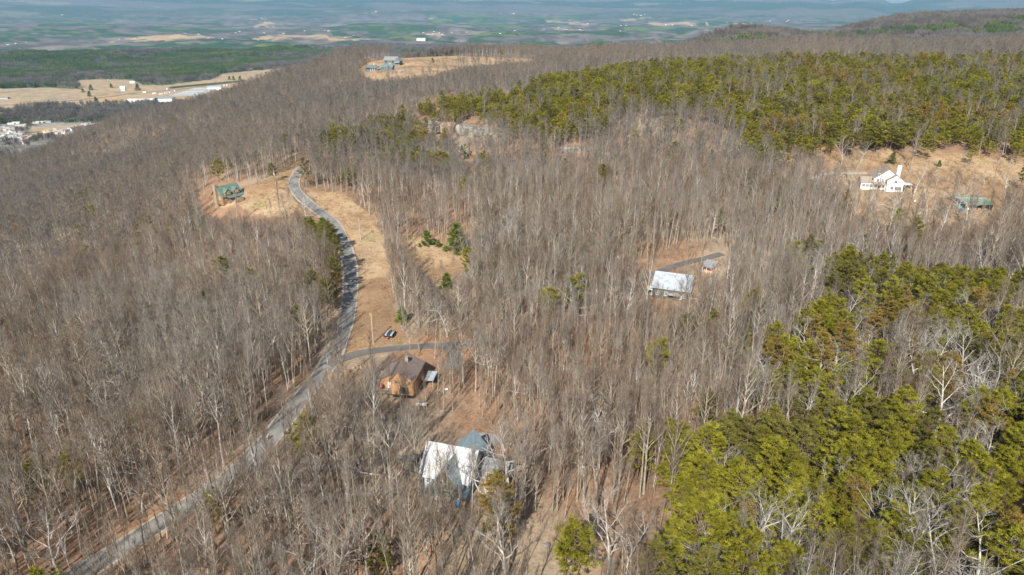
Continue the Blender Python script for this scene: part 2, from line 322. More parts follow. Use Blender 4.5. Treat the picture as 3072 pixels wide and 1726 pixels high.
def pine_tree(seed, h, low=.45, width=3.6, nb=46, lod=0, cone=.0, dens=1.0):
    r = random.Random(seed); T = MB(); C = MB()
    trunk = path((0, 0, -.6), unit(r.gauss(0, .05), r.gauss(0, .05), 1), h*.96+.6, 8, .03, .03, r); n = len(trunk)
    T.tube(trunk, [h*.0125*(1-.85*i/(n-1)) for i in range(n)], 6 if lod == 0 else 3)
    for i in range(nb):
        t = low+(1-low)*min(.985, ((i//5*5+.3)/nb+r.uniform(-.012, .012))); p, d = along(trunk, min(t, .99)); az = i*2.4+r.uniform(-.4, .4); u = (t-low)/(1-low)
        prof = (1-u)**.75 if cone else (math.sin(math.pi*min(1, .28+u*.74))**.8)
        L = max(.5, width*prof*r.uniform(.6, 1.2)); a = rad(r.uniform(62, 92)-u*35)
        dd = unit(math.sin(a)*math.cos(az), math.sin(a)*math.sin(az), math.cos(a))
        lp = path(p, dd, L, 3, .06, .05, r); T.tube(lp, [.055, .045, .03, .012], 3, cap=False)
        nt = int((7 if lod == 0 else 3)*max(.5, L/2.4)*dens+.5); out = (dd[0], dd[1], 0)
        for k in range(nt):
            s = r.uniform(.35, 1.0)**.8; q, e = along(lp, min(s, .999)); sp = L*.33*s
            q = (q[0]-dd[1]*r.uniform(-sp, sp), q[1]+dd[0]*r.uniform(-sp, sp), q[2]+r.uniform(-.05, .18))
            if lod == 0: tuft(C, q, out, r, 14, .72, .135, .38)
            else: tuft(C, q, out, r, 7, 1.2, .42, .28)
    q = trunk[-1]; tuft(C, q, (0, 0, 1), r, 14, .7, .1 if lod == 0 else .3)
    return T, C
def far_clump(seed, kind, size=26, n=20):
    r = random.Random(seed); C = MB()
    for i in range(n):
        x = r.uniform(-size/2, size/2); y = r.uniform(-size/2, size/2); h = r.uniform(14, 22) if kind == 'bare' else r.uniform(11, 19); w_ = r.uniform(2.2, 3.8)
        if kind == 'bare':
            C.blade((x, y, -3), (0, 0, 1), h, .5, 1, (r.gauss(0, 1), r.gauss(0, 1), 0))
            for k in range(46):
                a = r.uniform(0, 6.28); q = w_*math.sqrt(r.random()); z = h*r.uniform(.4, .85); d = unit(math.cos(a)*.5, math.sin(a)*.5, 1.1)
                C.blade((x+q*.6*math.cos(a), y+q*.6*math.sin(a), z), d, r.uniform(2.2, 4.5), .42)
        else:
            for k in range(70):
                a = r.uniform(0, 6.28); u = r.random(); z = h*(.25+.75*u); q = w_*1.15*(1-u)**.6*r.uniform(.2, 1); d = unit(math.cos(a), math.sin(a), .6+r.gauss(0, .4))
                C.blade((x+q*.6*math.cos(a), y+q*.6*math.sin(a), z-1), d, r.uniform(1.6, 3), 1.1)
    return C
# ================= scatter: one stuff object drawing many trees =================
def scatter(name, pts, rot, scl, var, sources, label=None):
    me = bpy.data.meshes.new(name); n = len(pts); me.vertices.add(n); me.vertices.foreach_set('co', np.asarray(pts, np.float32).ravel())
    for nm, ty, data in (('rz', 'FLOAT', rot), ('sc', 'FLOAT', scl), ('vi', 'INT', var)):
        at = me.attributes.new(nm, ty, 'POINT'); at.data.foreach_set('value', np.asarray(data, np.int32 if ty == 'INT' else np.float32))
    o = put(bpy.data.objects.new(name, me)); tag(o, label, None, None, 'stuff')
    g = bpy.data.node_groups.new(name, 'GeometryNodeTree'); N = g.nodes; L = g.links
    g.interface.new_socket('Geometry', in_out='INPUT', socket_type='NodeSocketGeometry'); g.interface.new_socket('Geometry', in_out='OUTPUT', socket_type='NodeSocketGeometry')
    gi = N.new('NodeGroupInput'); go = N.new('NodeGroupOutput')
    def attr(nm, ty):
        a = N.new('GeometryNodeInputNamedAttribute'); a.data_type = ty; a.inputs[0].default_value = nm; return a.outputs[0]
    outj = N.new('GeometryNodeJoinGeometry'); mp = N.new('GeometryNodeMeshToPoints'); L.new(gi.outputs[0], mp.inputs['Mesh'])
    cmb = N.new('ShaderNodeCombineXYZ'); L.new(attr('rz', 'FLOAT'), cmb.inputs[2]); e2r = N.new('FunctionNodeEulerToRotation'); L.new(cmb.outputs[0], e2r.inputs[0])
    for k, objs in enumerate(sources):
        j = N.new('GeometryNodeJoinGeometry')
        for ob in objs:
            oi = N.new('GeometryNodeObjectInfo'); oi.inputs['Object'].default_value = ob; oi.inputs['As Instance'].default_value = False; L.new(oi.outputs['Geometry'], j.inputs[0])
        cm = N.new('FunctionNodeCompare'); cm.data_type = 'INT'; cm.operation = 'EQUAL'; ia = [s for s in cm.inputs if s.enabled]; L.new(attr('vi', 'INT'), ia[0]); ia[1].default_value = k
        ip = N.new('GeometryNodeInstanceOnPoints'); L.new(mp.outputs[0], ip.inputs['Points']); L.new(cm.outputs[0], ip.inputs['Selection']); L.new(j.outputs[0], ip.inputs['Instance'])
        L.new(e2r.outputs[0], ip.inputs['Rotation']); L.new(attr('sc', 'FLOAT'), ip.inputs['Scale']); L.new(ip.outputs[0], outj.inputs[0])
    L.new(outj.outputs[0], go.inputs[0]); md = o.modifiers.new('scatter', 'NODES'); md.node_group = g; return o
# ================= ground cover zones (outlines surveyed in photo pixels, 3072 wide) =================
GRASS = [
 [(850,500),(905,483),(908,560),(945,570),(1040,585),(1130,665),(1150,720),(1165,790),(1175,880),(1195,960),(1225,1010),(1190,1055),(1120,1060),(1040,1075),(1010,1065),(1060,960),(1075,850),(1070,750),(1020,670),(950,610),(905,560)],
 [(1180,700),(1250,715),(1300,735),(1410,750),(1405,790),(1370,830),(1330,860),(1290,830),(1250,790),(1230,740)],
 [(730,560),(800,540),(880,500),(905,485),(870,560),(880,590),(905,625),(860,650),(780,650),(720,620),(620,620),(640,600),(740,600)],
 [(2290,470),(2420,465),(2500,460),(2800,452),(2900,462),(3072,486),(3200,490),(3200,600),(3000,640),(2900,680),(2700,690),(2560,640),(2480,560),(2400,520),(2320,500)],
 [(1070,215),(1100,190),(1150,178),(1230,165),(1300,163),(1400,170),(1600,178),(1610,184),(1500,192),(1400,202),(1330,217),(1300,227),(1200,238),(1120,242)]]
SPARSE = [([(1010,575),(1150,580),(1420,600),(1450,660),(1420,740),(1300,730),(1180,700),(1120,650)], .42),
 ([(1060,1070),(1180,1050),(1420,1100),(1440,1280),(1150,1270),(1090,1220)], .33), ([(1900,770),(2060,740),(2190,740),(2190,860),(2130,900),(2080,935),(1930,930),(1880,860)], .14),
 ([(1370,1270),(1570,1270),(1600,1400),(1540,1500),(1270,1500),(1250,1300)], .22), ([(1560,1590),(1980,1500),(1980,1800),(1560,1800)], .15), ([(560,560),(740,560),(740,640),(620,650),(540,640)], .25),
 ([(1800,770),(2000,750),(1980,840),(1850,860)], .35), ([(2560,640),(2900,690),(3072,640),(3072,760),(2500,740)], .45), ([(930,1110),(1060,1100),(1080,1180),(880,1260)], .4), ([(1700,1050),(1960,1050),(1950,1350),(1700,1350)], .9)]
PINES = [(S([(1045,262),(1100,240),(1280,228),(1350,200),(1420,180),(1560,160),(1800,140),(2700,138),(2700,405),(2330,392),(2050,385),(1900,400),(1870,350),(1870,310),(1800,275),(1620,262),(1560,265),(1530,300),(1440,330),(1300,330),(1240,285),(1060,285)]), .84),
 (S([(1965,610),(2060,600),(2200,615),(2260,680),(2340,700),(2330,800),(2250,900),(2200,990),(2050,1010),(1890,1000),(1880,930),(1990,830),(2060,760),(2070,690),(1990,670)]), .36),
 (S([(2260,700),(2400,680),(2700,690),(2700,1100),(2420,1080),(2300,1000),(2240,920),(2330,800)]), .7),
 (S([(1700,1060),(1850,1050),(2100,1020),(2700,1000),(2700,1700),(1640,1700),(1650,1330),(1700,1280),(1690,1150)]), .5),
 (S([(790,330),(900,290),(1000,260),(1060,290),(1240,390),(1230,440),(1100,430),(1000,400),(850,400),(780,400)]), .32), (S([(760,540),(840,535),(845,590),(780,590)]), .8),
 (S([(1380,1350),(1450,1350),(1450,1460),(1380,1460)]), .6)]
VFIELD = [[(-60,268),(140,263),(240,268),(225,250),(240,240),(320,238),(400,240),(430,255),(500,255),(640,238),(660,222),(730,215),(880,203),(860,225),(800,250),(740,275),(640,312),(520,318),(380,316),(300,325),(150,320),(-60,350)],
 [(80,402),(100,382),(240,370),(260,378),(140,407)], [(320,128),(360,118),(500,103),(560,101),(650,114),(520,121),(400,125)], [(745,118),(800,106),(830,100),(860,106),(940,104),(1000,108),(1110,118),(1050,121),(900,117),(800,120)],
 [(755,82),(800,66),(820,68),(835,80)], [(355,16),(380,12),(455,12),(450,16)], [(745,58),(810,56),(815,60)], [(1240,58),(1300,54),(1300,58)], [(1265,100),(1330,100),(1335,108),(1280,107)], [(1640,62),(1700,66),(1790,72),(1760,77),(1640,68)], [(1660,84),(1760,90),(1740,93),(1650,88)],
 [(1860,60),(1960,48),(1960,52),(1880,66)], [(2050,74),(2130,70),(2125,76),(2050,80)], [(2110,88),(2180,96),(2150,102),(2110,94)], [(1090,40),(1130,38),(1120,42)], [(2200,70),(2260,68),(2250,76)], [(1935,70),(2060,66),(2100,78),(1990,82)]]
VPINE = [[(-60,180),(150,160),(300,152),(450,165),(600,150),(850,136),(900,130),(1010,160),(930,185),(780,195),(640,228),(500,248),(430,246),(240,250),(220,268),(-60,272)], [(420,55),(330,90),(90,92),(120,70)], [(1270,40),(1600,45),(1700,70),(1500,80),(1300,70)], [(1440,105),(1560,103),(1500,125),(1420,118)], [(1560,95),(1700,140),(1560,150)], [(1870,82),(1940,82),(1950,110),(1880,100)], [(1960,85),(2110,80),(2180,100),(2130,125),(1990,130)], [(980,80),(1200,70),(1320,85),(1270,118),(1000,108)]]
PARK = [(-60,372),(345,366),(350,385),(230,425),(150,470),(-60,470)]
BELT = [(-60,322),(460,315),(520,330),(440,362),(-60,368)]
def warp(X, Y, px, py):
    r = np.hypot(X, Y); k = np.clip(2076.0*1.6/r, .6, 26)
    return px+(fbm(X/9+r/900, Y/9, 61, 3))*k*3.2, py+(fbm(X/9, Y/9+r/900, 62, 3))*k*1.2
def zone(X, Y, Z, wp=True):
    px, py = proj(X, Y, Z)
    if wp: px, py = warp(X, Y, px, py)
    g = np.zeros(px.shape, bool)
    for p in GRASS: g |= inpoly(px, py, p)
    g &= np.hypot(X, Y) < 1600
    v = np.zeros(px.shape, bool); r = np.hypot(X, Y)
    for p in VFIELD: v |= inpoly(px, py, p)
    v &= (r > 1500) & ((r < 4300) | (fbm(X/260, Y/190, 98, 4) > -.07))
    return px, py, g, v
# ================= ground sheet =================
NA, NR = 760, 640
az = np.linspace(rad(-62), rad(62), NA)
rr = np.concatenate([[0.0, 20.0], np.exp(np.linspace(math.log(38), math.log(30000), NR-2))])
A_, R_ = np.meshgrid(az, rr); GX = (R_*np.sin(A_)).ravel(); GY = (R_*np.cos(A_)).ravel()
GZ = H(GX, np.maximum(GY, -2000))
ROADS = {}
# elevation-angle running maximum, to know what the ridge hides
SL = ((GZ-CAMH)/np.maximum(np.hypot(GX, GY), 1)).reshape(NR, NA); SLM = np.maximum.accumulate(SL, axis=0)
def visible(X, Y, Ztop, margin=.0):
    a = (np.arctan2(X, Y)-az[0])/(az[1]-az[0]); r = np.hypot(X, Y)
    ri = np.clip(np.searchsorted(rr, r)-2, 0, NR-1); ai = np.clip(a.astype(int), 0, NA-1)
    return (Ztop-CAMH)/r+margin >= SLM[ri, ai]
def mix(a, b, t): return a+(np.asarray(b)-a)*t[:, None]
def cover(X, Y, Z):
    px, py, g, v = zone(X, Y, Z); r = np.hypot(X, Y)
    n1 = fbm(X/11, Y/11, 2); n2 = fbm(X/55, Y/55, 4); n3 = fbm(X/3.1, Y/3.1, 8, 3)
    lit = np.tile(np.array([.32, .20, .125]), (len(X), 1)); lit = mix(lit, [.24, .155, .10], sstep(-.1, .2, n1+n3*.5)); lit = mix(lit, [.38, .215, .12], sstep(.02, .16, fbm(X/38, Y/38, 12))*.45); lit = mix(lit, [.32, .26, .185], sstep(.0, .22, n2-n3*.3)*.8)
    gr = np.tile(np.array([.40, .275, .16]), (len(X), 1)); gr = mix(gr, [.30, .195, .115], sstep(-.02, .2, n2+n3*.6)); gr = mix(gr, [.46, .34, .21], sstep(.02, .22, n1-n2)*.7); gr = mix(gr, [.27, .24, .11], sstep(.14, .3, fbm(X/25, Y/25, 31))*.6)
    c = np.where(g[:, None], gr, lit)
    # distant woods seen from afar: bare hardwood canopy, its relief shade painted as dark mottling, with conifer patches
    f = np.tile(np.array([.16, .147, .136]), (len(X), 1)); f = mix(f, [.07, .074, .074], sstep(-.1, .14, fbm(X/110, Y/170, 41))*.8); f = mix(f, [.24, .215, .185], sstep(.08, .22, fbm(X/420, Y/300, 42))*.6)
    vp = np.zeros(len(X), bool)
    for p in VPINE: vp |= inpoly(px, py, p)
    cn = fbm(X/900, Y/420, 14, 5)+fbm(X/160, Y/130, 15, 3)*.35+np.where(vp, .16, 0)
    f = mix(f, [.04, .085, .045], sstep(.03, .09, cn)); f = mix(f, [.12, .16, .055], (sstep(.2, .26, cn)))
    fld = fbm((X+300)/700, Y/330, 33, 4); f = mix(f, [.36, .29, .19], sstep(.285, .30, fld)*(r > 6500)*(fbm(X/3000, Y/2000, 90, 2) > -.05))
    far = sstep(1300, 1700, r); c = c+(f-c)*far[:, None]
    vg = np.tile(np.array([.42, .31, .195]), (len(X), 1)); vg = mix(vg, [.37, .29, .20], sstep(-.1, .15, fbm(X/120, Y/50, 71))); vg = mix(vg, [.46, .30, .15], sstep(.12, .3, fbm(X/200, Y/90, 73))); vg = mix(vg, [.26, .25, .14], sstep(.15, .3, fbm(X/90, Y/40, 75)))
    c = np.where(v[:, None], vg, c)
    pk = inpoly(px, py, PARK) & (r > 1300); c = np.where((pk & ~v)[:, None], mix(np.tile(np.array([.30, .28, .25]), (len(X), 1)), [.2, .19, .16], sstep(-.1, .1, n2)), c)
    mt = sstep(15000, 21000, r); fm_ = mix(np.tile(np.array([.12, .115, .105]), (len(X), 1)), [.045, .075, .05], sstep(-.05, .08, fbm(X/2600, Y/1500, 19, 5))); fm_ = mix(fm_, [.24, .21, .15], sstep(.2, .23, fbm(X/1500, Y/1100, 23, 4))*.6); c = c+(fm_-c)*mt[:, None]
    return np.clip(c, 0, 1)
me = bpy.data.meshes.new('ground'); nv = NA*NR; me.vertices.add(nv); me.vertices.foreach_set('co', np.stack([GX, GY, GZ], 1).astype(np.float32).ravel())
ii = (np.arange(NR-1)[:, None]*NA+np.arange(NA-1)[None, :]).ravel(); Q = np.stack([ii, ii+NA, ii+NA+1, ii+1], 1)[:, ::-1].astype(np.int32)
me.loops.add(Q.size); me.polygons.add(len(Q)); me.loops.foreach_set('vertex_index', Q.ravel()); me.polygons.foreach_set('loop_start', np.arange(0, Q.size, 4, dtype=np.int32))
me.update(calc_edges=True); me.polygons.foreach_set('use_smooth', np.ones(len(Q), bool))
ca = me.color_attributes.new('cover', 'FLOAT_COLOR', 'POINT'); ca.data.foreach_set('color', np.concatenate([cover(GX, GY, GZ), np.ones((nv, 1))], 1).astype(np.float32).ravel())
gm = bpy.data.materials.new('ground_cover'); gm.use_nodes = True; t = gm.node_tree; N = t.nodes; L = t.links; bs = N['Principled BSDF']; bs.inputs['Roughness'].default_value = .95; bs.inputs['Specular IOR Level'].default_value = .1
vc = N.new('ShaderNodeVertexColor'); vc.layer_name = 'cover'; ge = N.new('ShaderNodeNewGeometry'); n1 = N.new('ShaderNodeTexNoise'); n1.inputs['Scale'].default_value = 1.1; n1.inputs['Detail'].default_value = 6; L.new(ge.outputs['Position'], n1.inputs['Vector'])
n2 = N.new('ShaderNodeTexNoise'); n2.inputs['Scale'].default_value = .05; n2.inputs['Detail'].default_value = 8; L.new(ge.outputs['Position'], n2.inputs['Vector'])
av = N.new('ShaderNodeMath'); av.operation = 'ADD'; L.new(n1.outputs[0], av.inputs[0]); L.new(n2.outputs[0], av.inputs[1])
mr = N.new('ShaderNodeMapRange'); mr.inputs['From Min'].default_value = .7; mr.inputs['From Max'].default_value = 1.3; mr.inputs['To Min'].default_value = .62; mr.inputs['To Max'].default_value = 1.3; L.new(av.outputs[0], mr.inputs[0])
hs = N.new('ShaderNodeHueSaturation'); L.new(vc.outputs[0], hs.inputs['Color']); L.new(mr.outputs[0], hs.inputs['Value']); L.new(hs.outputs[0], bs.inputs['Base Color'])
bp = N.new('ShaderNodeBump'); bp.inputs['Strength'].default_value = .5; bp.inputs['Distance'].default_value = .25; L.new(n1.outputs[0], bp.inputs['Height']); L.new(bp.outputs[0], bs.inputs['Normal'])
me.materials.append(gm); tag(put(bpy.data.objects.new('ground', me)), None, None, None, 'structure')
# ================= roads =================
def curve_xy(P, step=3.0):
    P = [spot(x, y)[:2] for x, y in P]; P = [P[0]]+P+[P[-1]]; out = []
    for i in range(1, len(P)-2):
        p0, p1, p2, p3 = [np.array(q) for q in P[i-1:i+3]]; n = max(2, int(np.linalg.norm(p2-p1)/step))
        for k in range(n):
            t = k/n; out.append(.5*((2*p1)+(p2-p0)*t+(2*p0-5*p1+4*p2-p3)*t*t+(3*p1-p0-3*p2+p3)*t**3))
    out.append(np.array(P[-1])); return np.array(out)
RK = []   # everything a tree must keep off: x, y, radius
def road(name, P, width, m, lift=.22, edge=None, step=3.0, smooth=2, keep=2.2):
    c = curve_xy(P, step)
    for _ in range(smooth): c[1:-1] = (c[:-2]+2*c[1:-1]+c[2:])/4
    tg = np.gradient(c, axis=0); tg /= np.linalg.norm(tg, axis=1)[:, None]; nm = np.stack([tg[:, 1], -tg[:, 0]], 1)
    z = H(c[:, 0], c[:, 1]); zz = z.copy()
    for _ in range(3): zz[1:-1] = (zz[:-2]+2*zz[1:-1]+zz[2:])/4
    z = np.maximum(z, zz)
    def strip(nm_, w0, w1, lf, mm, jag=0):
        b = MB(); ks = np.linspace(w0, w1, 5)
        for i in range(len(c)):
            j = (vnoise(np.array([i*.35]), np.array([w0]), 5)[0]-.5)*jag
            for q, k in enumerate(ks):
                kk = k+(j*np.sign(k) if q in (0, 4) else 0); x, y = c[i]+nm[i]*kk; h = max(float(z[i]), float(H(np.array([x]), np.array([y]))[0])*.7+z[i]*.3)+lf
                b.v.append((x, y, h))
            x, y = c[i]+nm[i]*w0; b.v.append((x, y, z[i]-1.5)); x, y = c[i]+nm[i]*w1; b.v.append((x, y, z[i]-1.5))
        for i in range(len(c)-1):
            o = i*7; p = o+7
            for q in range(4): b.f.append((o+q, o+q+1, p+q+1, p+q)); b.m.append(0)
            b.f += [(o+5, o, p, p+5), (o+4, o+6, p+6, p+4)]; b.m += [0, 0]
        tag(b.build(nm_, mm), None, None, None, 'structure')
    if edge: strip(name+'_shoulder', -width/2-edge, width/2+edge, lift-.03, M['gravel'], 1.2)
    strip(name, -width/2, width/2, lift, m, .25)
    for x, y in c: RK.append((x, y, width/2+keep))
    return c
main_c = road('road', S([(120,1500),(180,1460),(300,1383),(400,1320),(500,1255),(600,1187),(660,1125),(705,1072),(752,1010),(800,955),(832,905),(857,850),(873,800),(880,750),(882,700),(876,650),(862,605),(842,568),(810,538),(775,512),(750,488),(739,465),(744,445),(757,425),(775,410)]), 5.7, M['asphalt'], edge=.7, keep=2.6)
road('driveway', [(985,1098),(1030,1075),(1080,1060),(1150,1050),(1230,1042),(1300,1040),(1360,1036),(1430,1030)], 4.2, M['asphalt_dark'], lift=.27, keep=1.0)
road('driveway_spur', [(1350,1040),(1364,1062),(1366,1085),(1352,1112)], 5.5, M['asphalt_dark'], lift=.24, keep=.6)
road('driveway_lower', [(880,1432),(960,1412),(1060,1398),(1145,1386),(1240,1376),(1310,1368)], 3.6, M['asphalt_dark'], lift=.2, keep=.8)
road('turning_circle', [(1388,1336),(1410,1322),(1445,1314),(1480,1322),(1495,1335)], 5.5, M['asphalt'], lift=.24, keep=1.0)
road('driveway_upper', [(1840,860),(1880,850),(1930,836),(1975,818),(2020,800),(2065,787),(2110,778),(2165,762)], 4.4, M['asphalt_dark'], lift=.24, keep=1.4)
road('gravel_loop', [(2600,520),(2540,520),(2485,520),(2450,530),(2445,548),(2470,565),(2520,575)], 3.6, M['concrete'], lift=.2, keep=.5)
road('yard_path', [(2152,818),(2140,840),(2118,868),(2095,890)], 1.5, M['concrete'], lift=.2, keep=.3)
road('valley_road', [(-60,322),(60,314),(150,308),(300,294),(420,279),(520,270),(620,258),(700,249),(770,240)], 9, M['asphalt'], lift=1.0, step=20)
RK = np.array(RK)
KEEP = []   # building pads: x, y, radius
VIEWS = [(GRASS[0], .85), (GRASS[1], .95), (GRASS[2], .85)]+[(GRASS[3], .3), (GRASS[4], .93), ([(1240,350),(1490,350),(1490,412),(1240,412)], .55), ([(1375,425),(1425,425),(1425,480),(1375,480)], .7), ([(1650,440),(1790,440),(1790,462),(1650,462)], .5),
 ([(1955,795),(2095,815),(2100,905),(1945,905)], .6), ([(2110,770),(2185,770),(2185,820),(2110,820)], .6), ([(1285,1315),(1500,1290),(1500,1420),(1440,1470),(1340,1470)], .4), ([(1130,1050),(1320,1040),(1320,1190),(1130,1190)], .4), ([(620,525),(770,525),(790,640),(600,640)], .95), ([(2560,465),(2735,465),(2735,570),(2560,570)], .35), ([(2845,582),(3000,582),(3000,660),(2845,660)], .6),
 ([(1650,620),(1000,560),(1050,560),(1440,610),(1450,665),(1150,655)], .15), ([(840,560),(905,560),(1010,640),(1075,760),(1080,900),(1050,1000),(1010,1090),(960,1090),(1000,980),(1025,860),(1020,760),(960,660),(860,610)], .9), ([(1010,1040),(960,1140),(860,1260),(780,1340),(740,1320),(860,1190),(950,1080)], .6), ([(1000,1080),(1250,1030),(1250,1060),(1000,1105)], .7), ([(1560,1600),(1960,1540),(1960,1726),(1560,1726)], .55)]
def clearance(X, Y, Z, hgt, seed):
    """trees stay low or are missing where the photograph looks across an opening; returns height factor (0 = no tree)"""
    g = np.random.RandomState(seed); f = np.ones(len(X)); u = g.rand(len(X))
    for k in (.3, .45, .6, .75, .9, 1.0):
        px, py = proj(X, Y, Z+hgt*k)
        for p, q in VIEWS:
            hitp = inpoly(px, py, p) & (u < q) & (f > .99); f = np.where(hitp, k-.2, f)
    return np.where(f < .3, 0, f)
def clear_of(X, Y):
    ok = np.ones(len(X), bool); near = np.hypot(X, Y) < 1600
    A = np.concatenate([RK, np.array(KEEP)]) if KEEP else RK
    idx = np.where(near)[0]
    for i in range(0, len(idx), 4000):
        j = idx[i:i+4000]; d = np.hypot(X[j][:, None]-A[:, 0], Y[j][:, None]-A[:, 1]) < A[:, 2]; ok[j] = ~d.any(1)
    return ok
# ================= buildings =================
def gable(Wm, Rm, cx, cy, L, W, e, rg, z0=-2.0, oh=.5, rot=0, off_=0.0, th=.16, wi=0, ri=0):
    """walls and two-slope roof; ridge along local x (before rot). off_ shifts the ridge sideways"""
    c, n = math.cos(rot), math.sin(rot); tf = lambda x, y, z: (cx+x*c-y*n, cy+x*n+y*c, z)
    l, w_ = L/2, W/2
    Wm.add([tf(-l, -w_, z0), tf(l, -w_, z0), tf(l, w_, z0), tf(-l, w_, z0), tf(-l, -w_, e), tf(l, -w_, e), tf(l, w_, e), tf(-l, w_, e), tf(-l, off_, rg), tf(l, off_, rg)],
           [(0, 1, 5, 4), (2, 3, 7, 6), (1, 2, 6, 9, 5), (3, 0, 4, 8, 7)], wi)
    s1 = (rg-e)/(w_+off_); s2 = (rg-e)/(w_-off_); u = .05; lo = l+oh
    Rm.slab([tf(-lo, -w_-oh, e-oh*s1+u), tf(lo, -w_-oh, e-oh*s1+u), tf(lo, off_, rg+u), tf(-lo, off_, rg+u)], -th, ri)
    Rm.slab([tf(lo, w_+oh, e-oh*s2+u), tf(-lo, w_+oh, e-oh*s2+u), tf(-lo, off_, rg+u), tf(lo, off_, rg+u)], -th, ri)
def wing(parent, cx, cy, L, W, e, rg, wm, rm, rot=0, z0=-2.0, oh=.5, off_=0, nw='wall', nr='roof'):
    a, b = MB(), MB(); gable(a, b, cx, cy, L, W, e, rg, z0, oh, rot, off_)
    return a.build(nw, wm, parent), b.build(nr, rm, parent)
def window(parent, x, y, z, ang, w_=1.0, h=1.4, frame=None, bars=1, name='window'):
    """window on a wall; ang = direction the wall faces"""
    b = MB(); o = (x, y); r = ang-math.pi/2; d = .09
    b.box(-w_/2-.14, w_/2+.14, -.02, d, z-h/2-.14, z-h/2, 0, r, o); b.box(-w_/2-.14, w_/2+.14, -.02, d, z+h/2, z+h/2+.14, 0, r, o)
    b.box(-w_/2-.14, -w_/2, -.02, d, z-h/2, z+h/2, 0, r, o); b.box(w_/2, w_/2+.14, -.02, d, z-h/2, z+h/2, 0, r, o)
    if bars: b.box(-.04, .04, -.02, d-.02, z-h/2, z+h/2, 0, r, o); b.box(-w_/2, -.05, -.02, d-.025, z-.04, z+.04, 0, r, o); b.box(.05, w_/2, -.02, d-.025, z-.04, z+.04, 0, r, o)
    f = b.build(name, frame or M['white'], parent); g = MB(); g.box(-w_/2, w_/2, -.01, .03, z-h/2, z+h/2, 0, r, o); g.build('pane', M['glass'], f); return f
def door(parent, x, y, z, ang, w_=1.0, h=2.1, m=None):
    b = MB(); r = ang-math.pi/2; b.box(-w_/2, w_/2, -.02, .07, z, z+h, 0, r, (x, y)); dd = b.build('door', m or M['dark'], parent)
    k = MB(); k.box(w_/2-.16, w_/2-.08, .07, .13, z+h*.45, z+h*.45+.1, 0, r, (x, y)); k.build('handle', M['metal'], dd); return dd
def boxpart(parent, name, m, *B, rot=0, o=(0, 0)):
    b = MB()
    for q in B: b.box(*q, 0, rot, o)
    return b.build(name, m, parent)
def railing(parent, x0, y0, x1, y1, z, m, h=1.0, name='railing'):
    b = MB(); L = math.hypot(x1-x0, y1-y0); a = math.atan2(y1-y0, x1-x0); b.box(0, L, -.05, .05, z+h-.1, z+h, 0, a, (x0, y0)); b.box(0, L, -.03, .03, z+.1, z+.16, 0, a, (x0, y0)); n = int(L/.35)
    for i in range(n+1): b.box(i*L/n-.03, i*L/n+.03, -.025, .025, z+.16, z+h-.1, 0, a, (x0, y0))
    return b.build(name, m, parent)
def site(name, px, py, rz, label, cat, keep, group=None, dz=0):
    x, y, z = spot(px, py); KEEP.append((x, y, keep)); return empty(name, (x, y, z+dz), rz, label, cat, group)
PI = math.pi
def face(px, py):   # heading of the direction that looks back at the camera
    x, y, z = spot(px, py); return math.atan2(-x, y)
# --- white metal roofed house, bottom centre
h = site('house', 1362, 1432, rad(-17), 'steep white metal roofed house with blue-grey cross gables in the woods at bottom centre', 'house', 9.5)
h['label'] = 'steep white metal roofed house with blue-grey cross gables among bare trees'
wing(h, 0, 0, 12.4, 11.6, 4.4, 9.6, M['greysid'], M['whiteroof'], oh=.9)
wing(h, 1.2, -4.0, 8.6, 10.6, 1.5, 8.5, M['darkgreen'], M['blueroof_and_shade'], rot=PI/2, nr='gable_roof', nw='gable_wall')
wing(h, 1.8, 6.2, 8.0, 8.0, 3.4, 8.2, M['greysid'], M['blueroof_and_shade'], rot=PI/2, nr='gable_roof', nw='gable_wall')
wing(h, 10.2, 4.4, 8.2, 5.6, 3.0, 4.6, M['greysid'], M['greyroof'], nr='wing_roof', nw='wing_wall')
for wx in (-4.6, -3.0): window(h, wx, -5.82, 2.4, -PI/2, 1.0, 1.5)
window(h, 1.2, -8.32, 1.4, -PI/2, 2.2, 2.0, M['white'], 1); window(h, -6.22, 0, 5.4, PI, 1.3, 1.5); window(h, 9, 1.58, 1.6, -PI/2, 1, 1.1); door(h, -.9, -8.32, -.9, -PI/2, 1.0, 2.1, M['white'])
# --- cedar-sided house beside the junction
h = site('house', 1212, 1190, rad(-8), 'tall orange cedar-sided house with brown shingle roof and side deck beside the driveway', 'house', 10.5, dz=.2)
gy = 5.2
wing(h, 0, gy, 12.5, 7.3, 6.4, 9.2, M['cedarwall'], M['brownroof'], rot=PI/2, z0=1.0, off_=1.4)
wing(h, -6.0, gy+1.4, 8.5, 4.9, 4.2, 6.2, M['cedarwall'], M['brownroof'], rot=PI/2, z0=1.0, nr='wing_roof', nw='wing_wall', off_=-1.2)
boxpart(h, 'foundation_shade', M['dark'], (-3.5, 3.5, gy-6.0, gy+6.0, -2.5, .98), (-8.2, -3.7, gy-2.5, gy+5.5, -2.5, .98))  # basement in near-black: the shadow under the house put into its colour
window(h, .6, gy-6.27, 2.6, -PI/2, 2.4, 1.9, M['dark'], 1); window(h, -2.0, gy-6.27, 5.6, -PI/2, .8, 1.1, M['cedarwall']); window(h, 2.4, gy-6.27, 5.4, -PI/2, .7, 1.0, M['cedarwall']); door(h, -5.4, gy-2.87, 1.3, -PI/2, 1.0, 2.1, M['white'])
boxpart(h, 'corner_board', M['brownroof'], (1.55, 1.72, gy-6.32, gy-6.24, 1.0, 8.1))
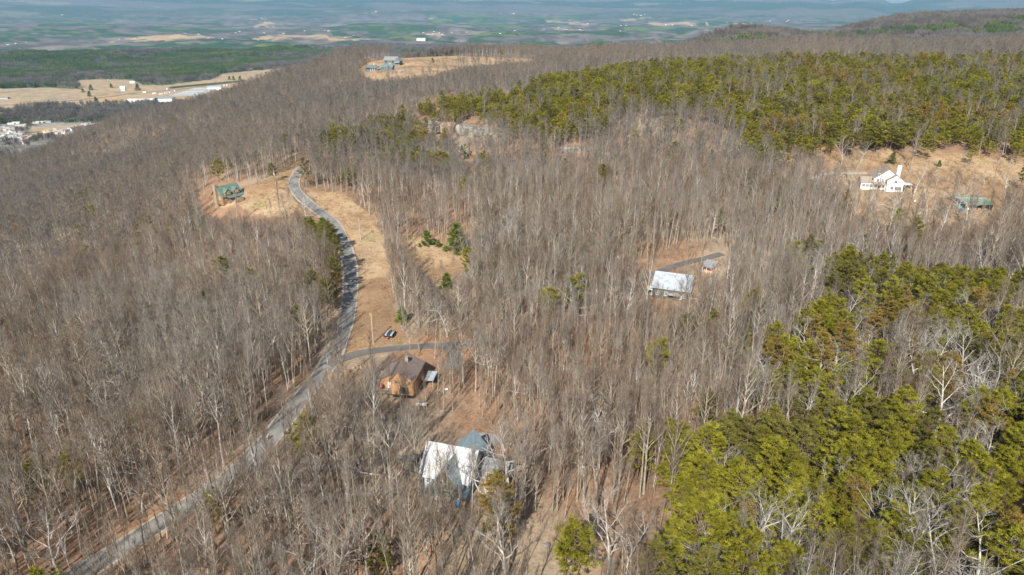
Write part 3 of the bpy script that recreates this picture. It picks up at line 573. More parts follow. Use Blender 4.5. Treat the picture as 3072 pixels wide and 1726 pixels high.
boxpart(h, 'deck', M['deck'], (-10.5, -3.8, gy-6.2, gy-2.95, 1.0, 1.2)); railing(h, -10.5, gy-6.2, -3.8, gy-6.2, 1.2, M['deck']); railing(h, -10.5, gy-6.2, -10.5, gy-2.95, 1.2, M['deck'])
boxpart(h, 'deck_post', M['deck'], (-10.4, -10.2, gy-6.1, gy-5.9, -2.5, 1.0)); boxpart(h, 'deck_post', M['deck'], (-7.2, -7.0, gy-6.1, gy-5.9, -2.5, 1.0))
b = MB(); b.slab([(-10.6, gy-2.6, 1.2), (-9.6, gy-2.6, 1.2), (-8.9, gy+3.5, 3.6), (-9.9, gy+3.5, 3.6)], .15); b.build('ramp', M['deck'], h)
boxpart(h, 'chimney', M['stone'], (-.9, .1, gy+1, gy+2.2, 7, 10.6))
def onto(root, x, y, z=0):   # local point of a placed thing -> world
    c, s_ = math.cos(root.rotation_euler[2]), math.sin(root.rotation_euler[2]); return (root.location[0]+x*c-y*s_, root.location[1]+x*s_+y*c, root.location[2]+z)
u = empty('patio_umbrella', onto(h, -7.6, gy-4.6, 1.2), 0, 'closed red patio umbrella standing on the cedar house deck', 'umbrella')
b = MB(); b.tube([(0, 0, 0), (0, 0, 2.6)], [.04, .03], 6); b.build('pole', M['metal'], u); b = MB(); b.tube([(0, 0, .9), (0, 0, 1.6), (0, 0, 2.5), (0, 0, 2.6)], [.42, .5, .12, .02], 10); b.build('canopy', M['red'], u)
cn = site('carport', 1291, 1150, rad(-9), 'small open canopy with half grey and half pale blue tin roof beside the cedar house', 'carport', 4)
a = MB(); a.slab([(-1.75, -2.8, 2.5), (0, -2.8, 2.5), (0, 2.8, 3.0), (-1.75, 2.8, 3.0)], -.07); a.build('roof', M['greyroof'], cn)
a = MB(); a.slab([(.02, -2.8, 2.5), (1.8, -2.8, 2.5), (1.8, 2.8, 3.0), (.02, 2.8, 3.0)], -.07); a.build('roof', M['tin'], cn)
for x in (-1.6, 1.6):
    for y in (-2.6, 2.6): boxpart(cn, 'post', M['pole'], (x-.07, x+.07, y-.07, y+.07, -.5, 2.45))
# --- grey tin roofed house, right of centre
h = site('house', 2013, 893, rad(-21), 'dark green sided house with long pale tin roof streaked by branch shadows', 'house', 12)
wing(h, 0, 5.5, 15.6, 15.0, 4.6, 9.0, M['darkgreen'], M['tin'], oh=.6)
boxpart(h, 'dormer', M['darkgreen'], (-8.45, -7.86, 3.2, 5.8, 3.6, 6.4)); boxpart(h, 'shed_roof', M['tin'], (-1.2, 4.0, -4.6, -2.5, 2.75, 2.9))
for wx in (-5.6, -2.0, 2.2, 5.8): window(h, wx, -2.02, 2.2, -PI/2, 1.2, 1.6)
window(h, -7.82, .5, 2.2, PI, 1.2, 1.5); window(h, -7.82, 5, 5.2, PI, 1.2, 1.4)
boxpart(h, 'porch', M['deck'], (-10.6, -7.85, -2.0, 2.2, .4, .6)); railing(h, -10.6, -2.0, -7.9, -2.0, .6, M['white']); railing(h, -10.6, -2.0, -10.6, 2.2, .6, M['white'])
boxpart(h, 'porch_roof', M['white'], (-10.8, -7.85, -2.2, 2.3, 3.1, 3.25))
for x, y in ((-10.5, -1.9), (-8.0, -1.9), (-10.5, 2.1)): boxpart(h, 'post', M['white'], (x-.08, x+.08, y-.08, y+.08, .6, 3.1))
boxpart(h, 'deck', M['deck'], (7.85, 11.5, -1.5, 4, .6, .8)); railing(h, 7.9, -1.5, 11.5, -1.5, .8, M['white']); railing(h, 11.5, -1.5, 11.5, 4, .8, M['white']); door(h, 4.2, -2.02, -.1, -PI/2, 1, 2.1, M['white'])
h = site('shed', 2146, 816, rad(38), 'little salmon sided outbuilding with grey roof and white porch posts up the driveway', 'shed', 5)
wing(h, 0, 2.0, 5.4, 4.6, 2.7, 4.6, M['pinkwall'], M['greyroof'], rot=PI/2, oh=.4)
window(h, 0, -.72, 1.6, -PI/2, 1.3, .9); boxpart(h, 'porch_roof', M['greyroof'], (-4.2, -2.75, -.6, 4.4, 2.45, 2.55))
for y in (-.4, 2.0, 4.2): boxpart(h, 'post', M['white'], (-4.1, -3.95, y-.07, y+.07, -.5, 2.45))
# --- log house with green roof, far side of the road
h = site('house', 690, 598, rad(54), 'honey log house with green metal roof, two dormers and stone chimney on the left lawn', 'house', 12)
wing(h, 0, 2, 13.6, 10.5, 3.6, 8.8, M['logwall'], M['greenroof'], oh=.7)
for dx in (-3.0, 3.0):
    a, b = MB(), MB(); gable(a, b, dx, -1.3, 5.2, 3.8, 5.6, 7.6, 3.8, .35, PI/2); d = a.build('dormer', M['logwall'], h); b.build('dormer_roof', M['greenroof'], d); window(h, dx, -3.95, 5.3, -PI/2, 1.1, 1.1)
b = MB(); b.slab([(-4.5, -6.9, 2.5), (7.4, -6.9, 2.5), (7.4, -3.3, 3.5), (-4.5, -3.3, 3.5)], -.14); b.build('porch_roof', M['greenroof'], h)
for x in (-4.2, -.3, 3.6, 7.1): boxpart(h, 'post', M['logwall'], (x-.11, x+.11, -6.8, -6.58, -1, 2.4))
boxpart(h, 'porch', M['deck'], (-4.5, 7.4, -6.9, -3.3, -.4, .2)); boxpart(h, 'chimney', M['stone'], (-8.3, -6.85, 1.2, 3.4, -2, 10.4))
for x in (-4.5, 1.5, 5): window(h, x, -3.27, 1.7, -PI/2, 1.2, 1.3)
window(h, -6.82, 0, 2, PI, 1.2, 1.4); window(h, -6.82, 4.8, 2, PI, 1.2, 1.4); door(h, -1.5, -3.27, .2, -PI/2, 1, 2.1, M['red'])
h = site('shed', 722, 602, rad(10), 'small olive domed tent shed at the log house porch corner', 'shed', 4)
b = MB(); b.tube([(-2.4, 0, 0), (-1.2, 0, 0), (1.2, 0, 0), (2.4, 0, 0)], [1.9, 2.2, 2.2, 1.9], 14); b.build('cover', M['brush'], h); boxpart(h, 'door', M['cream'], (-2.46, -2.42, -.6, .6, 0, 1.6))
# --- white farmhouse
h = site('house', 2656, 568, rad(-4)+face(2656, 568)*.4, 'big white farmhouse with tan roof and tall white chimney on the lawn at right', 'house', 15)
wing(h, 0, 6.0, 13.5, 14.5, 6.2, 11.8, M['white'], M['tanroof'], rot=PI/2, oh=.6)
wing(h, 3.8, -1.6, 4.4, 8.6, 6.0, 9.2, M['white'], M['tanroof'], rot=PI/2, oh=.5, nr='gable_roof', nw='gable_wall')
wing(h, -10.6, 2.6, 6.4, 8.0, 3.8, 6.2, M['white'], M['tanroof'], oh=.4, nr='wing_roof', nw='wing_wall')
boxpart(h, 'chimney', M['white'], (5.0, 7.1, 3.4, 4.8, 6, 13.4))
b = MB(); b.slab([(-7.6, -4.0, 3.3), (-.9, -4.0, 3.3), (-.9, -.77, 4.3), (-7.6, -.77, 4.3)], -.14); b.build('porch_roof', M['tanroof'], h)
for x in (-7.3, -5.2, -3.1, -1.2): boxpart(h, 'post', M['white'], (x-.1, x+.1, -3.9, -3.7, -1, 3.2))
boxpart(h, 'carport_roof', M['white'], (7.4, 13.6, 0, 4.6, 3.3, 3.55))
for x, y in ((13.4, .2), (13.4, 4.4), (10.2, .2)): boxpart(h, 'post', M['white'], (x-.1, x+.1, y-.1, y+.1, -1, 3.3))
for x, z in ((2.4, 1.7), (4.6, 1.7), (6.4, 1.7), (3.8, 5.4)): window(h, x, -3.82, z, -PI/2, 1.5, 1.6, M['white'])
for x, z in ((-5, 5.2), (-2.6, 5.2), (-5, 8.3)): window(h, x, -.77, z, -PI/2, 1.1, 1.5)
for x in (-12.2, -10.2, -8.4): window(h, x, -1.42, 1.9, -PI/2, 1.4, 1.5, M['white'])
window(h, -13.82, 2.6, 1.9, PI, 1.4, 1.5); door(h, -4, -.77, 0, -PI/2, 1.1, 2.2, M['dark'])
h = site('barn', 2935, 631, rad(-2), 'open pole barn with long two-tone green metal roof on the right lawn', 'barn', 10)
b = MB(); W_ = 8.2
b.slab([(-7.6, -.4, 3.0), (7.6, -.4, 3.0), (7.6, W_-.2, 4.4), (-7.6, W_-.2, 4.4)], -.14); b.slab([(7.6, 2*W_, 3.7), (-7.6, 2*W_, 3.7), (-7.6, W_-.2, 4.4), (7.6, W_-.2, 4.4)], -.14); b.build('roof', M['greenbarn'], h)
boxpart(h, 'ridge_cap', M['cream'], (-7.6, 7.6, W_-.4, W_, 4.56, 4.68))
for x in (-7.2, -2.4, 2.4, 7.2):
    for y in (0, W_, 2*W_-.6): boxpart(h, 'post', M['pole'], (x-.12, x+.12, y-.12, y+.12, -1, 2.95))
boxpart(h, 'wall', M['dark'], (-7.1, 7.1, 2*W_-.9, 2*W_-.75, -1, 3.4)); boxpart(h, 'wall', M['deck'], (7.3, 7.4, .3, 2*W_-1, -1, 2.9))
for k, (x, mm, nm_, lb) in enumerate(((-4.6, 'white', 'storage_box', 'white chest stored under the green barn roof edge'), (-1.9, 'cream', 'storage_box', 'cream chest stored under the green barn roof edge'), (.6, 'cedarwall', 'lumber_stack', 'orange lumber stacked under the green barn roof edge'), (3.6, 'metal', 'storage_box', 'grey metal chest stored under the green barn roof edge'))):
    x0, y0, z0 = onto(h, x, .9, 0); b = MB(); b.box(-.8, .8, -.5, .5, 0, .8); b.box(-.84, .84, -.54, .54, .8, .9); tag(b.build(nm_, M[mm]), lb, 'box').location = (x0, y0, H(x0, y0)+0)
x, y, z = spot(2884, 632); e = empty('tarp_stack', (x, y, z), 0, 'blue and teal tarp covered pile beside the green barn', 'tarp pile'); boxpart(e, 'pile', M['blue'], (-.5, .5, -1.2, .6, -.3, .9)); boxpart(e, 'cover', M['teal'], (-.9, .9, 1.25, 4.0, -.3, 1.9))
x, y, z = spot(2853, 654); e = empty('brick_chimney', (x, y, z), rad(8), 'lone orange brick chimney standing on grass left of the green barn', 'chimney'); KEEP.append((x, y, 2.5))
boxpart(e, 'shaft', M['brick'], (-.7, .7, -.6, .6, 1.4, 7.4)); boxpart(e, 'base', M['brick'], (-1.1, 1.1, -.9, .9, -1, 1.4)); boxpart(e, 'cap', M['concrete'], (-.85, .85, -.75, .75, 7.4, 7.7))
# --- hilltop clearing
h = site('barn', 1172, 196, rad(-14), 'dark slate-blue barn house with grey roof at the top of the hilltop clearing', 'barn house', 16)
wing(h, 0, 6, 21, 13, 7.2, 12.0, M['tealwall'], M['greyroof'], oh=.9); wing(h, 12.2, 3, 11, 7.5, 6.8, 10.6, M['tealwall'], M['greyroof'], rot=PI/2, oh=.6, nr='gable_roof', nw='gable_wall')
boxpart(h, 'canopy', M['white'], (8.4, 16.2, -5.6, -2.6, 4.6, 4.9)); boxpart(h, 'garage_door', M['cedarwall'], (-3.5, 1.5, -.6, -.5, .2, 3.6)); window(h, -7, -.52, 5, -PI/2, 2, 2.4, M['dark']); window(h, 4, -.52, 5, -PI/2, 2, 2.4, M['dark'])
def hip(parent, W, D, e, r, m, oh=1.0):
    b = MB(); w_, d = W/2+oh, D/2+oh; k = W/2-D/2; k = max(k, .3); b.add([(-w_, -d, e), (w_, -d, e), (w_, d, e), (-w_, d, e), (-k, 0, r), (k, 0, r)], [(0, 1, 5, 4), (1, 2, 5), (2, 3, 4, 5), (3, 0, 4), (3, 2, 1, 0)]); return b.build('roof', m, parent)
h = site('house', 1118, 212, rad(-6), 'teal roofed hipped pavilion with pale blue posts, left of the pair in the hilltop clearing', 'house', 12)
hip(h, 19, 15, 4.2, 8.4, M['tealroof']); boxpart(h, 'wall', M['tealwall'], (-9, 4, -5.5, 7, -1, 4.15)); boxpart(h, 'chimney', M['white'], (1.5, 2.6, 1, 2, 7, 9.6))
for x in (-.5, 2.5, 5.5, 8.8): boxpart(h, 'post', M['white'], (x-.3, x+.3, -7.4, -6.8, -1, 4.15))
window(h, -5, -5.52, 2.2, -PI/2, 1.6, 1.8)
h = site('house', 1161, 211, rad(-10), 'green roofed low cottage, right of the pair in the hilltop clearing', 'house', 11)
wing(h, 0, 3, 17, 9, 4.2, 7.6, M['tealwall'], M['tealroof'], oh=.9)
for x in (-2, 1, 4): window(h, x, -1.52, 2.2, -PI/2, 1.5, 1.9)
x, y, z = spot(1204, 214)
# --- vehicles and small yard things
def car(px, py, rz, body, label, s_=1.0):
    x, y, z = spot(px, py); e = empty('parked_car', (x, y, z+.25), rz, label, 'car'); b = MB(); b.box(-.9, .9, -2.2, 2.2, .35, .95); b.build('body', body, e)
    b = MB(); v = [(-.8, -1.3, .95), (.8, -1.3, .95), (.8, 1.5, .95), (-.8, 1.5, .95), (-.66, -.7, 1.5), (.66, -.7, 1.5), (.66, 1.1, 1.5), (-.66, 1.1, 1.5)]; b.add(v, [(4, 5, 6, 7), (0, 1, 5, 4), (1, 2, 6, 5), (2, 3, 7, 6), (3, 0, 4, 7)]); b.build('windows', M['glass'], e); b = MB(); b.box(-.64, .64, -.68, 1.08, 1.5, 1.54); b.build('roof', body, e)
    for sx in (-.85, .85):
        for sy in (-1.4, 1.4): b = MB(); b.tube([(sx-.12, sy, .34), (sx+.12, sy, .34)], [.34, .34], 12); b.add(b.v[:12], [tuple(range(12))]); b.build('wheel', M['black'], e)
    return e
car(1206, 218, rad(60), M['blue'], 'dark blue car parked beside the low cottage in the hilltop clearing')
x, y, z = spot(1170, 1008); e = empty('utility_trailer', (x, y, z+.1), rad(-8), 'black utility trailer loaded with white and grey gear on the tan grass', 'trailer'); KEEP.append((x, y, 4))
boxpart(e, 'bed', M['black'], (-1.7, 1.7, -2.4, 2.4, .55, .75)); boxpart(e, 'side_rail', M['black'], (-1.75, -1.65, -2.4, 2.4, .75, 1.25)); boxpart(e, 'side_rail', M['black'], (1.65, 1.75, -2.4, 2.4, .75, 1.25))
b = MB(); b.slab([(-.5, -2.4, .6), (0, -3.9, .6), (.15, -3.9, .6), (.5, -2.4, .6)], .12); b.build('hitch', M['red'], e)
b = MB(); b.box(-1.45, -.75, -1.7, 1.7, .76, 1.3); b.build('load', M['greysid'], e); b = MB(); b.box(-.4, .5, -1.9, .6, .76, 1.2); b.build('load', M['glass'], e); b = MB(); b.box(.65, 1.4, -1.8, 1.4, .76, 1.15); b.build('load', M['greysid'], e)
b = MB(); b.tube([(0, 1.0, 1.2), (0, 2.0, 1.25)], [.45, .4], 10); b.build('load', M['darkgreen'], e)
for sx in (-1.9, 1.9): b = MB(); b.tube([(sx-.13, 0, .4), (sx+.13, 0, .4)], [.42, .42], 14); b.add(b.v[:14], [tuple(range(14))]); b.build('wheel', M['black'], e)
x, y, z = spot(1264, 1222); e = empty('propane_tank', (x, y, z+.2), rad(-5), 'long white propane tank lying below the cedar house', 'propane tank'); KEEP.append((x, y, 2.6))
b = MB(); b.tube([(-1.75, 0, .85), (-1.6, 0, .85), (-1.3, 0, .85), (1.3, 0, .85), (1.6, 0, .85), (1.75, 0, .85)], [.1, .38, .52, .52, .38, .1], 16); b.build('tank', M['white'], e, True); b = MB(); b.tube([(0, 0, 1.35), (0, 0, 1.6)], [.2, .2], 10); b.build('lid', M['greysid'], e)
for sx in (-1, 1): boxpart(e, 'leg', M['metal'], (sx-.12, sx+.12, -.4, .4, -.4, .45))
x, y, z = spot(1375, 1518); e = empty('water_drum', (x, y, z), 0, 'blue plastic drum standing in the leaves below the white roofed house', 'drum'); KEEP.append((x, y, 1.5))
b = MB(); b.tube([(0, 0, 0), (0, 0, .1), (0, 0, 1.9), (0, 0, 2.0)], [.62, .68, .68, .6], 18); b.build('barrel', M['blue'], e, True); b = MB(); b.tube([(0, 0, 2.0), (0, 0, 2.08)], [.22, .22], 10); b.build('lid', M['white'], e)
x, y, z = spot(1339, 1172); e = empty('cooler', (x, y, z), rad(20), 'blue and white cooler on the ground beside the dark paved pad', 'cooler'); KEEP.append((x, y, 1.5)); boxpart(e, 'body', M['blue'], (-.45, .45, -.3, .3, 0, .45)); boxpart(e, 'lid', M['white'], (-.48, .48, -.33, .33, .45, .6))
x, y, z = spot(803, 1322); e = empty('mailbox', (x, y, z), rad(-30), 'white mailbox on a post at the edge of the lower road', 'mailbox'); KEEP.append((x, y, 2))
boxpart(e, 'post', M['white'], (-.08, .08, -.08, .08, -.3, 1.1)); b = MB(); b.tube([(0, -.5, 1.4), (0, .5, 1.4)], [.36, .36], 12); b.add(b.v[:12], [tuple(range(12))]); b.box(-.36, .36, -.5, .5, 1.08, 1.4); b.build('box', M['white'], e); boxpart(e, 'flag', M['black'], (.37, .42, .1, .4, 1.3, 1.8))
x, y, z = spot(2744, 606); e = empty('white_barrel', (x, y, z), 0, 'small white barrel on the lawn below the farmhouse', 'barrel'); b = MB(); b.tube([(0, 0, 0), (0, 0, .9), (0, 0, 1.0)], [.42, .45, .36], 12); b.build('body', M['white'], e); b = MB(); b.tube([(0, 0, 1.0), (0, 0, 1.06)], [.3, .3], 12); b.build('lid', M['greysid'], e)
x, y, z = spot(2555, 624); e = empty('stone_bench', (x, y, z), 0, 'pale stone bench on the lawn left of the farmhouse', 'bench'); boxpart(e, 'seat', M['concrete'], (-1, 1, -.3, .3, .42, .55)); boxpart(e, 'leg', M['concrete'], (-.8, -.6, -.25, .25, -.2, .42)); boxpart(e, 'leg', M['concrete'], (.6, .8, -.25, .25, -.2, .42))
x, y, z = spot(2752, 642); e = empty('well_house', (x, y, z), rad(15), 'tiny cream well house with dark open side below the farmhouse', 'well house'); KEEP.append((x, y, 3)); wing(e, 0, 0, 2.4, 2.2, 1.5, 2.4, M['cream'], M['tanroof'], oh=.2, z0=-.5); door(e, -1.21, 0, 0, PI, .9, 1.3)
# --- utility poles with spans of wire between them
def pole(px, py, hgt, label, arm=True, tr=False):
    x, y, z = spot(px, py); e = empty('utility_pole', (x, y, z), rad(-60), label, 'utility pole', None); KEEP.append((x, y, 2)); b = MB(); b.tube([(0, 0, -.5), (0, 0, hgt)], [.22, .14], 8); b.build('pole', M['pole'], e)
    if arm:
        boxpart(e, 'crossarm', M['pole'], (-1.2, 1.2, -.22, -.12, hgt-.75, hgt-.6))
        for k in (-1.05, 0, 1.05): b = MB(); zz = hgt-.6 if k else hgt; b.tube([(k, -.17 if k else 0, zz), (k, -.17 if k else 0, zz+.28)], [.06, .05], 6); b.build('insulator', M['white'], e)
    if tr: b = MB(); b.tube([(-.45, 0, hgt-2.6), (-.45, 0, hgt-1.5)], [.3, .3], 10); b.build('transformer', M['white'], e)
    return (x, y, z+hgt)
p1 = pole(829, 571, 12, 'pale utility pole with white top on the lawn near the log house', True, True)
p2 = pole(1082, 720, 12, 'pale utility pole on the tan strip right of the road bend')
p3 = pole(1120, 1030, 12, 'utility pole on the tan grass near the black trailer')
p4 = pole(1853, 826, 11, 'utility pole with white transformer in the clearing left of the tin roofed house', True, True)
p5 = pole(2550, 568, 9, 'white pole on the lawn left of the farmhouse', False)
def wire(a, b_, label):
    b = MB(); n = 14; P = [(a[0]+(b_[0]-a[0])*i/n, a[1]+(b_[1]-a[1])*i/n, a[2]+(b_[2]-a[2])*i/n-3.0*4*(i/n)*(1-i/n)*.5) for i in range(n+1)]; b.tube(P, [.025]*(n+1), 3); tag(b.build('power_line', M['black']), label, 'power line')
wire(p1, p2, 'power line from the log house pole to the pole at the road bend'); wire(p2, p3, 'power line from the road bend pole to the pole by the trailer')
# --- rocks
def rock(px, py, sx, sy, sz, rz, seed, label, m='rock', group=None, sink=.3, nm_='boulder', cat='boulder'):
    x, y, z = spot(px, py); r = random.Random(seed); b = MB(); n, k = 22, 12; P = []
    for i in range(k+1):
        for j in range(n):
            th = math.pi*i/k; ph = 2*math.pi*j/n; vx, vy, vz = math.sin(th)*math.cos(ph), math.sin(th)*math.sin(ph), math.cos(th)
            q = 1+.30*(float(fbm(np.array([vx*2.0+seed*7+vz]), np.array([vy*2.0+vz*1.5]), seed, 4)[0]))*2
            e_ = lambda c: math.copysign(abs(c)**.55, c); P.append((e_(vx)*q*sx/2, e_(vy)*q*sy/2, (e_(vz)+.1*math.floor(vz*4)/4)*q*sz/2+sz/2*(1-sink)))
    F_ = [(i*n+j, (i+1)*n+j, (i+1)*n+(j+1) % n, i*n+(j+1) % n) for i in range(k) for j in range(n)]; b.add(P, F_); o = b.build(nm_, M[m]); o.location = (x, y, z); o.rotation_euler = (0, 0, rz); KEEP.append((x, y, max(sx, sy)*.35)); return tag(o, label, cat, group)
rock(1298, 398, 20, 9, 12, .1, 3, 'big pale sandstone bluff, left block of the cliff under the pines', sink=.35, nm_='rock_bluff', cat='rock bluff')
rock(1345, 400, 15, 9, 11, -.2, 4, 'rust stained middle block of the sandstone cliff under the pines', 'rock_rust', sink=.35, nm_='rock_bluff', cat='rock bluff')
rock(1398, 402, 17, 9, 10, .2, 5, 'grey right-hand block of the sandstone cliff under the pines', sink=.35, nm_='rock_bluff', cat='rock bluff')
rock(1448, 405, 16, 8, 7, .3, 6, 'low pale end block tapering off the right of the sandstone cliff', sink=.4, nm_='rock_bluff', cat='rock bluff')
rock(1262, 402, 8, 6, 5, .5, 8, 'small rusty boulder at the left foot of the cliff', 'rock_rust')
rock(1390, 468, 9, 6, 10, .2, 9, 'tall pale boulder standing below the cliff among bare trees', sink=.2); rock(1402, 473, 6, 5, 5, .9, 10, 'squat pale boulder leaning against the tall one below the cliff')
rock(1712, 458, 16, 6, 5, -.2, 11, 'long low pale rock ledge among bare trees right of centre'); rock(1640, 440, 9, 4, 3.5, .2, 12, 'flat grey rock slab left of the long pale ledge'); rock(1460, 435, 8, 4, 3, .2, 13, 'thin pale slab in the trees between the cliff and the ledge')
for i, (px, py, s_) in enumerate(((1003, 1128, 1.6), (1015, 1134, 2.0), (1026, 1128, 1.8), (1036, 1122, 2.3), (1042, 1127, 1.5), (1024, 1140, 1.7), (1018, 1148, 1.3), (990, 1140, 1.2), (1060, 1106, 1.1), (1078, 1103, 1.3))):
    rock(px, py, s_*1.5, s_, s_*.8, i*.7, 20+i, ('third', 'fourth', 'sixth', 'eighth', 'seventh', 'fifth', 'second', 'leftmost', 'second last', 'rightmost')[i]+' cream boulder of the row edging the driveway corner', 'rock_rust', 'cream boulders edging the driveway corner')
for i, (px, py, s_) in enumerate(((1968, 1252, 1.6), (1990, 1268, 1.4), (2000, 1232, 1.8), (1780, 1345, 1.2), (1900, 1120, 1.3), (1335, 1500, 1.1), (1475, 1510, 1.2), (1530, 1430, 1.0), (2040, 1330, 1.4), (1640, 1640, 1.2))):
    rock(px, py, s_*1.4, s_, s_*.7, i, 40+i, 'small pale stone in the leaf litter '+('at the left of the mid-woods stone trio', 'at the middle of the mid-woods stone trio', 'highest of the mid-woods stone trio', 'left of the cone shaped pine', 'above the mid-woods stone trio', 'left of the blue drum', 'right of the blue drum', 'below the white house wing', 'right of the cone shaped pine', 'near the half cut pine')[i], 'rock', 'stones scattered in the lower woods leaf litter')
# ================= tree kinds =================
def protos(mk, n): return [mk(i) for i in range(n)]
BARE = protos(lambda i: bare_tree(100+i, 21+i % 4*1.5, fork=(.5, .42, .58, .36, .5, .45)[i % 6], nl=(17, 15, 13, 18, 15, 14)[i % 6], ang=((13, 30), (16, 40), (11, 26), (22, 50), (14, 32), (12, 28))[i % 6], ll=(.21, .24, .17, .28, .2, .18)[i % 6], r0=(.0095, .0105, .0085, .0115, .0095, .009)[i % 6], nt=3, tw=.03, tl=1.15), 8)
OAK = protos(lambda i: bare_tree(200+i, 17+i, fork=(.16, .22, .12, .2)[i % 4], nl=11, ang=(38, 74), ll=(.52, .56, .6, .5)[i % 4], r0=.019, nb=8, nt=4, wob=.24, tw=.03, tl=.9, crook=.035), 4)
PINE = protos(lambda i: pine_tree(300+i, 15+i % 3*1.8, low=(.32, .4, .28, .36, .42)[i % 5], width=(3.8, 3.4, 4.3, 3.5, 4.0)[i % 5], nb=(50, 46, 56, 48, 50)[i % 5]), 5)
CEDAR = protos(lambda i: pine_tree(350+i, 9+i*1.5, low=.08, width=2.6+.3*i, nb=50, cone=1, dens=1.3), 2)
BARE_M = protos(lambda i: bare_tree(400+i, 20+i, fork=.42, nl=11, ang=(16, 44), ll=.26, r0=.013, nb=4, nt=5, tw=.105, tl=1.7, lod=1), 5)
PINE_M = protos(lambda i: pine_tree(450+i, 14+i, low=.34, width=4.8+.35*(i % 4), nb=34, lod=1), 6)
def brush_mb(seed, h):
    r = random.Random(seed); C = MB()
    for i in range(7):
        p = (r.uniform(-1, 1), r.uniform(-1, 1), -.1); d = unit(r.gauss(0, .25), r.gauss(0, .25), 1); L = h*r.uniform(.5, 1); C.blade(p, d, L, .07)
        for k in range(9):
            s = L*r.uniform(.25, .95); q = (p[0]+d[0]*s, p[1]+d[1]*s, p[2]+d[2]*s); C.blade(q, off(d, rad(r.uniform(20, 50)), r), h*r.uniform(.15, .35), .035)
    return C
def meshes(P, nm, mt, mc): return [(T.mesh(nm+'_trunk', mt), C.mesh(nm+'_crown', mc)) for T, C in P]
mB = meshes(BARE[:6], 'bare', M['bark'], M['twig'])+meshes(BARE[6:], 'pale', M['bark_pale'], M['twig'])
mO = meshes(OAK, 'oak', M['bark_pale'], M['twig_pale'])
mP = meshes(PINE, 'pine', M['bark_brown'], M['pine_g'])+[(a, C.mesh('pine_crown', M['pine_d'])) for (a, _), (T, C) in zip(meshes(PINE[:2], 'p', M['bark_brown'], M['pine_d']), PINE[:2])]+[(a, C.mesh('pine_crown', M['pine_r'])) for (a, _), (T, C) in zip(meshes(PINE[1:3], 'p', M['bark_brown'], M['pine_r']), PINE[1:3])]
mC = meshes(CEDAR, 'cedar', M['bark_brown'], M['cedar'])
# ================= where trees grow =================
def spread(r0, r1, s, seed, amax=56):
    g = np.random.RandomState(seed); n = int(2*r1/s)
    gx, gy = np.meshgrid(np.arange(-r1*.86, r1*.86, s), np.arange(0, r1, s)); gx = gx.ravel(); gy = gy.ravel()
    r = np.hypot(gx, gy); k = (r > r0-s*2) & (r < r1+s*2) & (np.abs(np.arctan2(gx, gy)) < rad(amax)); gx = gx[k]; gy = gy[k]
    X = gx+g.uniform(-.5, .5, len(gx))*s*1.1; Y = gy+g.uniform(-.5, .5, len(gx))*s*1.1; r = np.hypot(X, Y); k = (r >= r0) & (r < r1); X = X[k]; Y = Y[k]; Z = H(X, Y); px, py = proj(X, Y, Z); _, pt = proj(X, Y, Z+22); mg = 850 if r1 < 1500 else 150; k = (px > -mg) & (px < 3072+mg) & (pt < 1726+(64 if r1 > 1500 else 420)) & visible(X, Y, Z+22, .001); return X[k], Y[k], Z[k]
def dens(X, Y, Z):
    px, py, g, v = zone(X, Y, Z); d = np.ones(len(X))
    for p, q in SPARSE: d = np.where(inpoly(px, py, p), q, d)
    return np.where(g | v, np.where(inpoly(px, py, GRASS[3]) & g, .075, 0), d)
def pinep(X, Y, Z, h=11):
    px, py = proj(X, Y, Z+h); wx, wy = warp(X, Y, px, py); wx = np.where(wx > 3040, 3040-np.abs(fbm(X/60, Y/60, 77))*500, wx); wy = np.minimum(wy, 1715); p = np.full(len(X), .012)
    for q, a in PINES: p = np.where(inpoly(wx, wy, q), a, p)
    n = fbm(X/17, Y/17, 55, 3); return np.clip(np.where(p > .05, p+n*np.where(p > .8, 1.2, 2.5), p+np.where((n > .24) & (np.hypot(X, Y) > 330), .1, 0)), 0, 1)
spec = []   # trees one can single out, placed first
def T_(kind, px, py, hs, label, cat, rz=None, v=None, group=None): spec.append((kind, px, py, hs, label, cat, rz, v, group))
T_('oak', 1825, 1712, 1.12, 'huge white-limbed oak sprawling over bare leaf litter at the bottom edge', 'tree', 1.0, 0)
T_('oak', 1880, 1722, .85, 'pale crooked oak at the bottom edge just right of the huge white-limbed oak', 'tree', 2.2, 1)
T_('oak', 2146, 1495, .85, 'white bare oak standing between green pines above the bright pine clump', 'tree', .4, 2); T_('oak', 2310, 1640, .8, 'small grey bare oak hemmed in by pines near the bottom', 'tree', 1.4, 3)
T_('oak', 2431, 1230, 1.0, 'white bare oak spreading over the gap left of the rust coloured pines', 'tree', 3.0, 2); T_('oak', 2590, 1150, 1.0, 'bright white oak crown right of centre in the pine belt', 'tree', .2, 0)
T_('oak', 2219, 1015, 1.0, 'big silver oak forking wide in front of the round topped pine', 'tree', 1.9, 1); T_('oak', 2796, 1340, 1.15, 'tall pale trunked oak rising out of dark pines at lower right', 'tree', 4, 3)
T_('oak', 2593, 1660, .95, 'tangled grey bare oak among the lowest pines at right', 'tree', .9, 1); T_('oak', 2400, 1690, .7, 'leaning silver dead tree near the bottom edge between pines', 'dead tree', 5, 2); T_('oak', 2500, 1560, .9, 'dark shaded bare oak beside the black gap in the lower pines', 'tree', 2.5, 0)
T_('oak', 176, 1722, .9, 'pale forked oak at the bottom left corner', 'tree', 2, 3); T_('oak', 430, 1540, .6, 'crooked pale oak on the slope left of the lower road', 'tree', 3, 1)
T_('bare', 672, 1398, 1.15, 'tall straight poplar on the verge left of the lower road', 'tree', 0, 6); T_('bare', 344, 1484, .95, 'pale thin poplar standing in the leaf litter at lower left', 'tree', 1, 7)
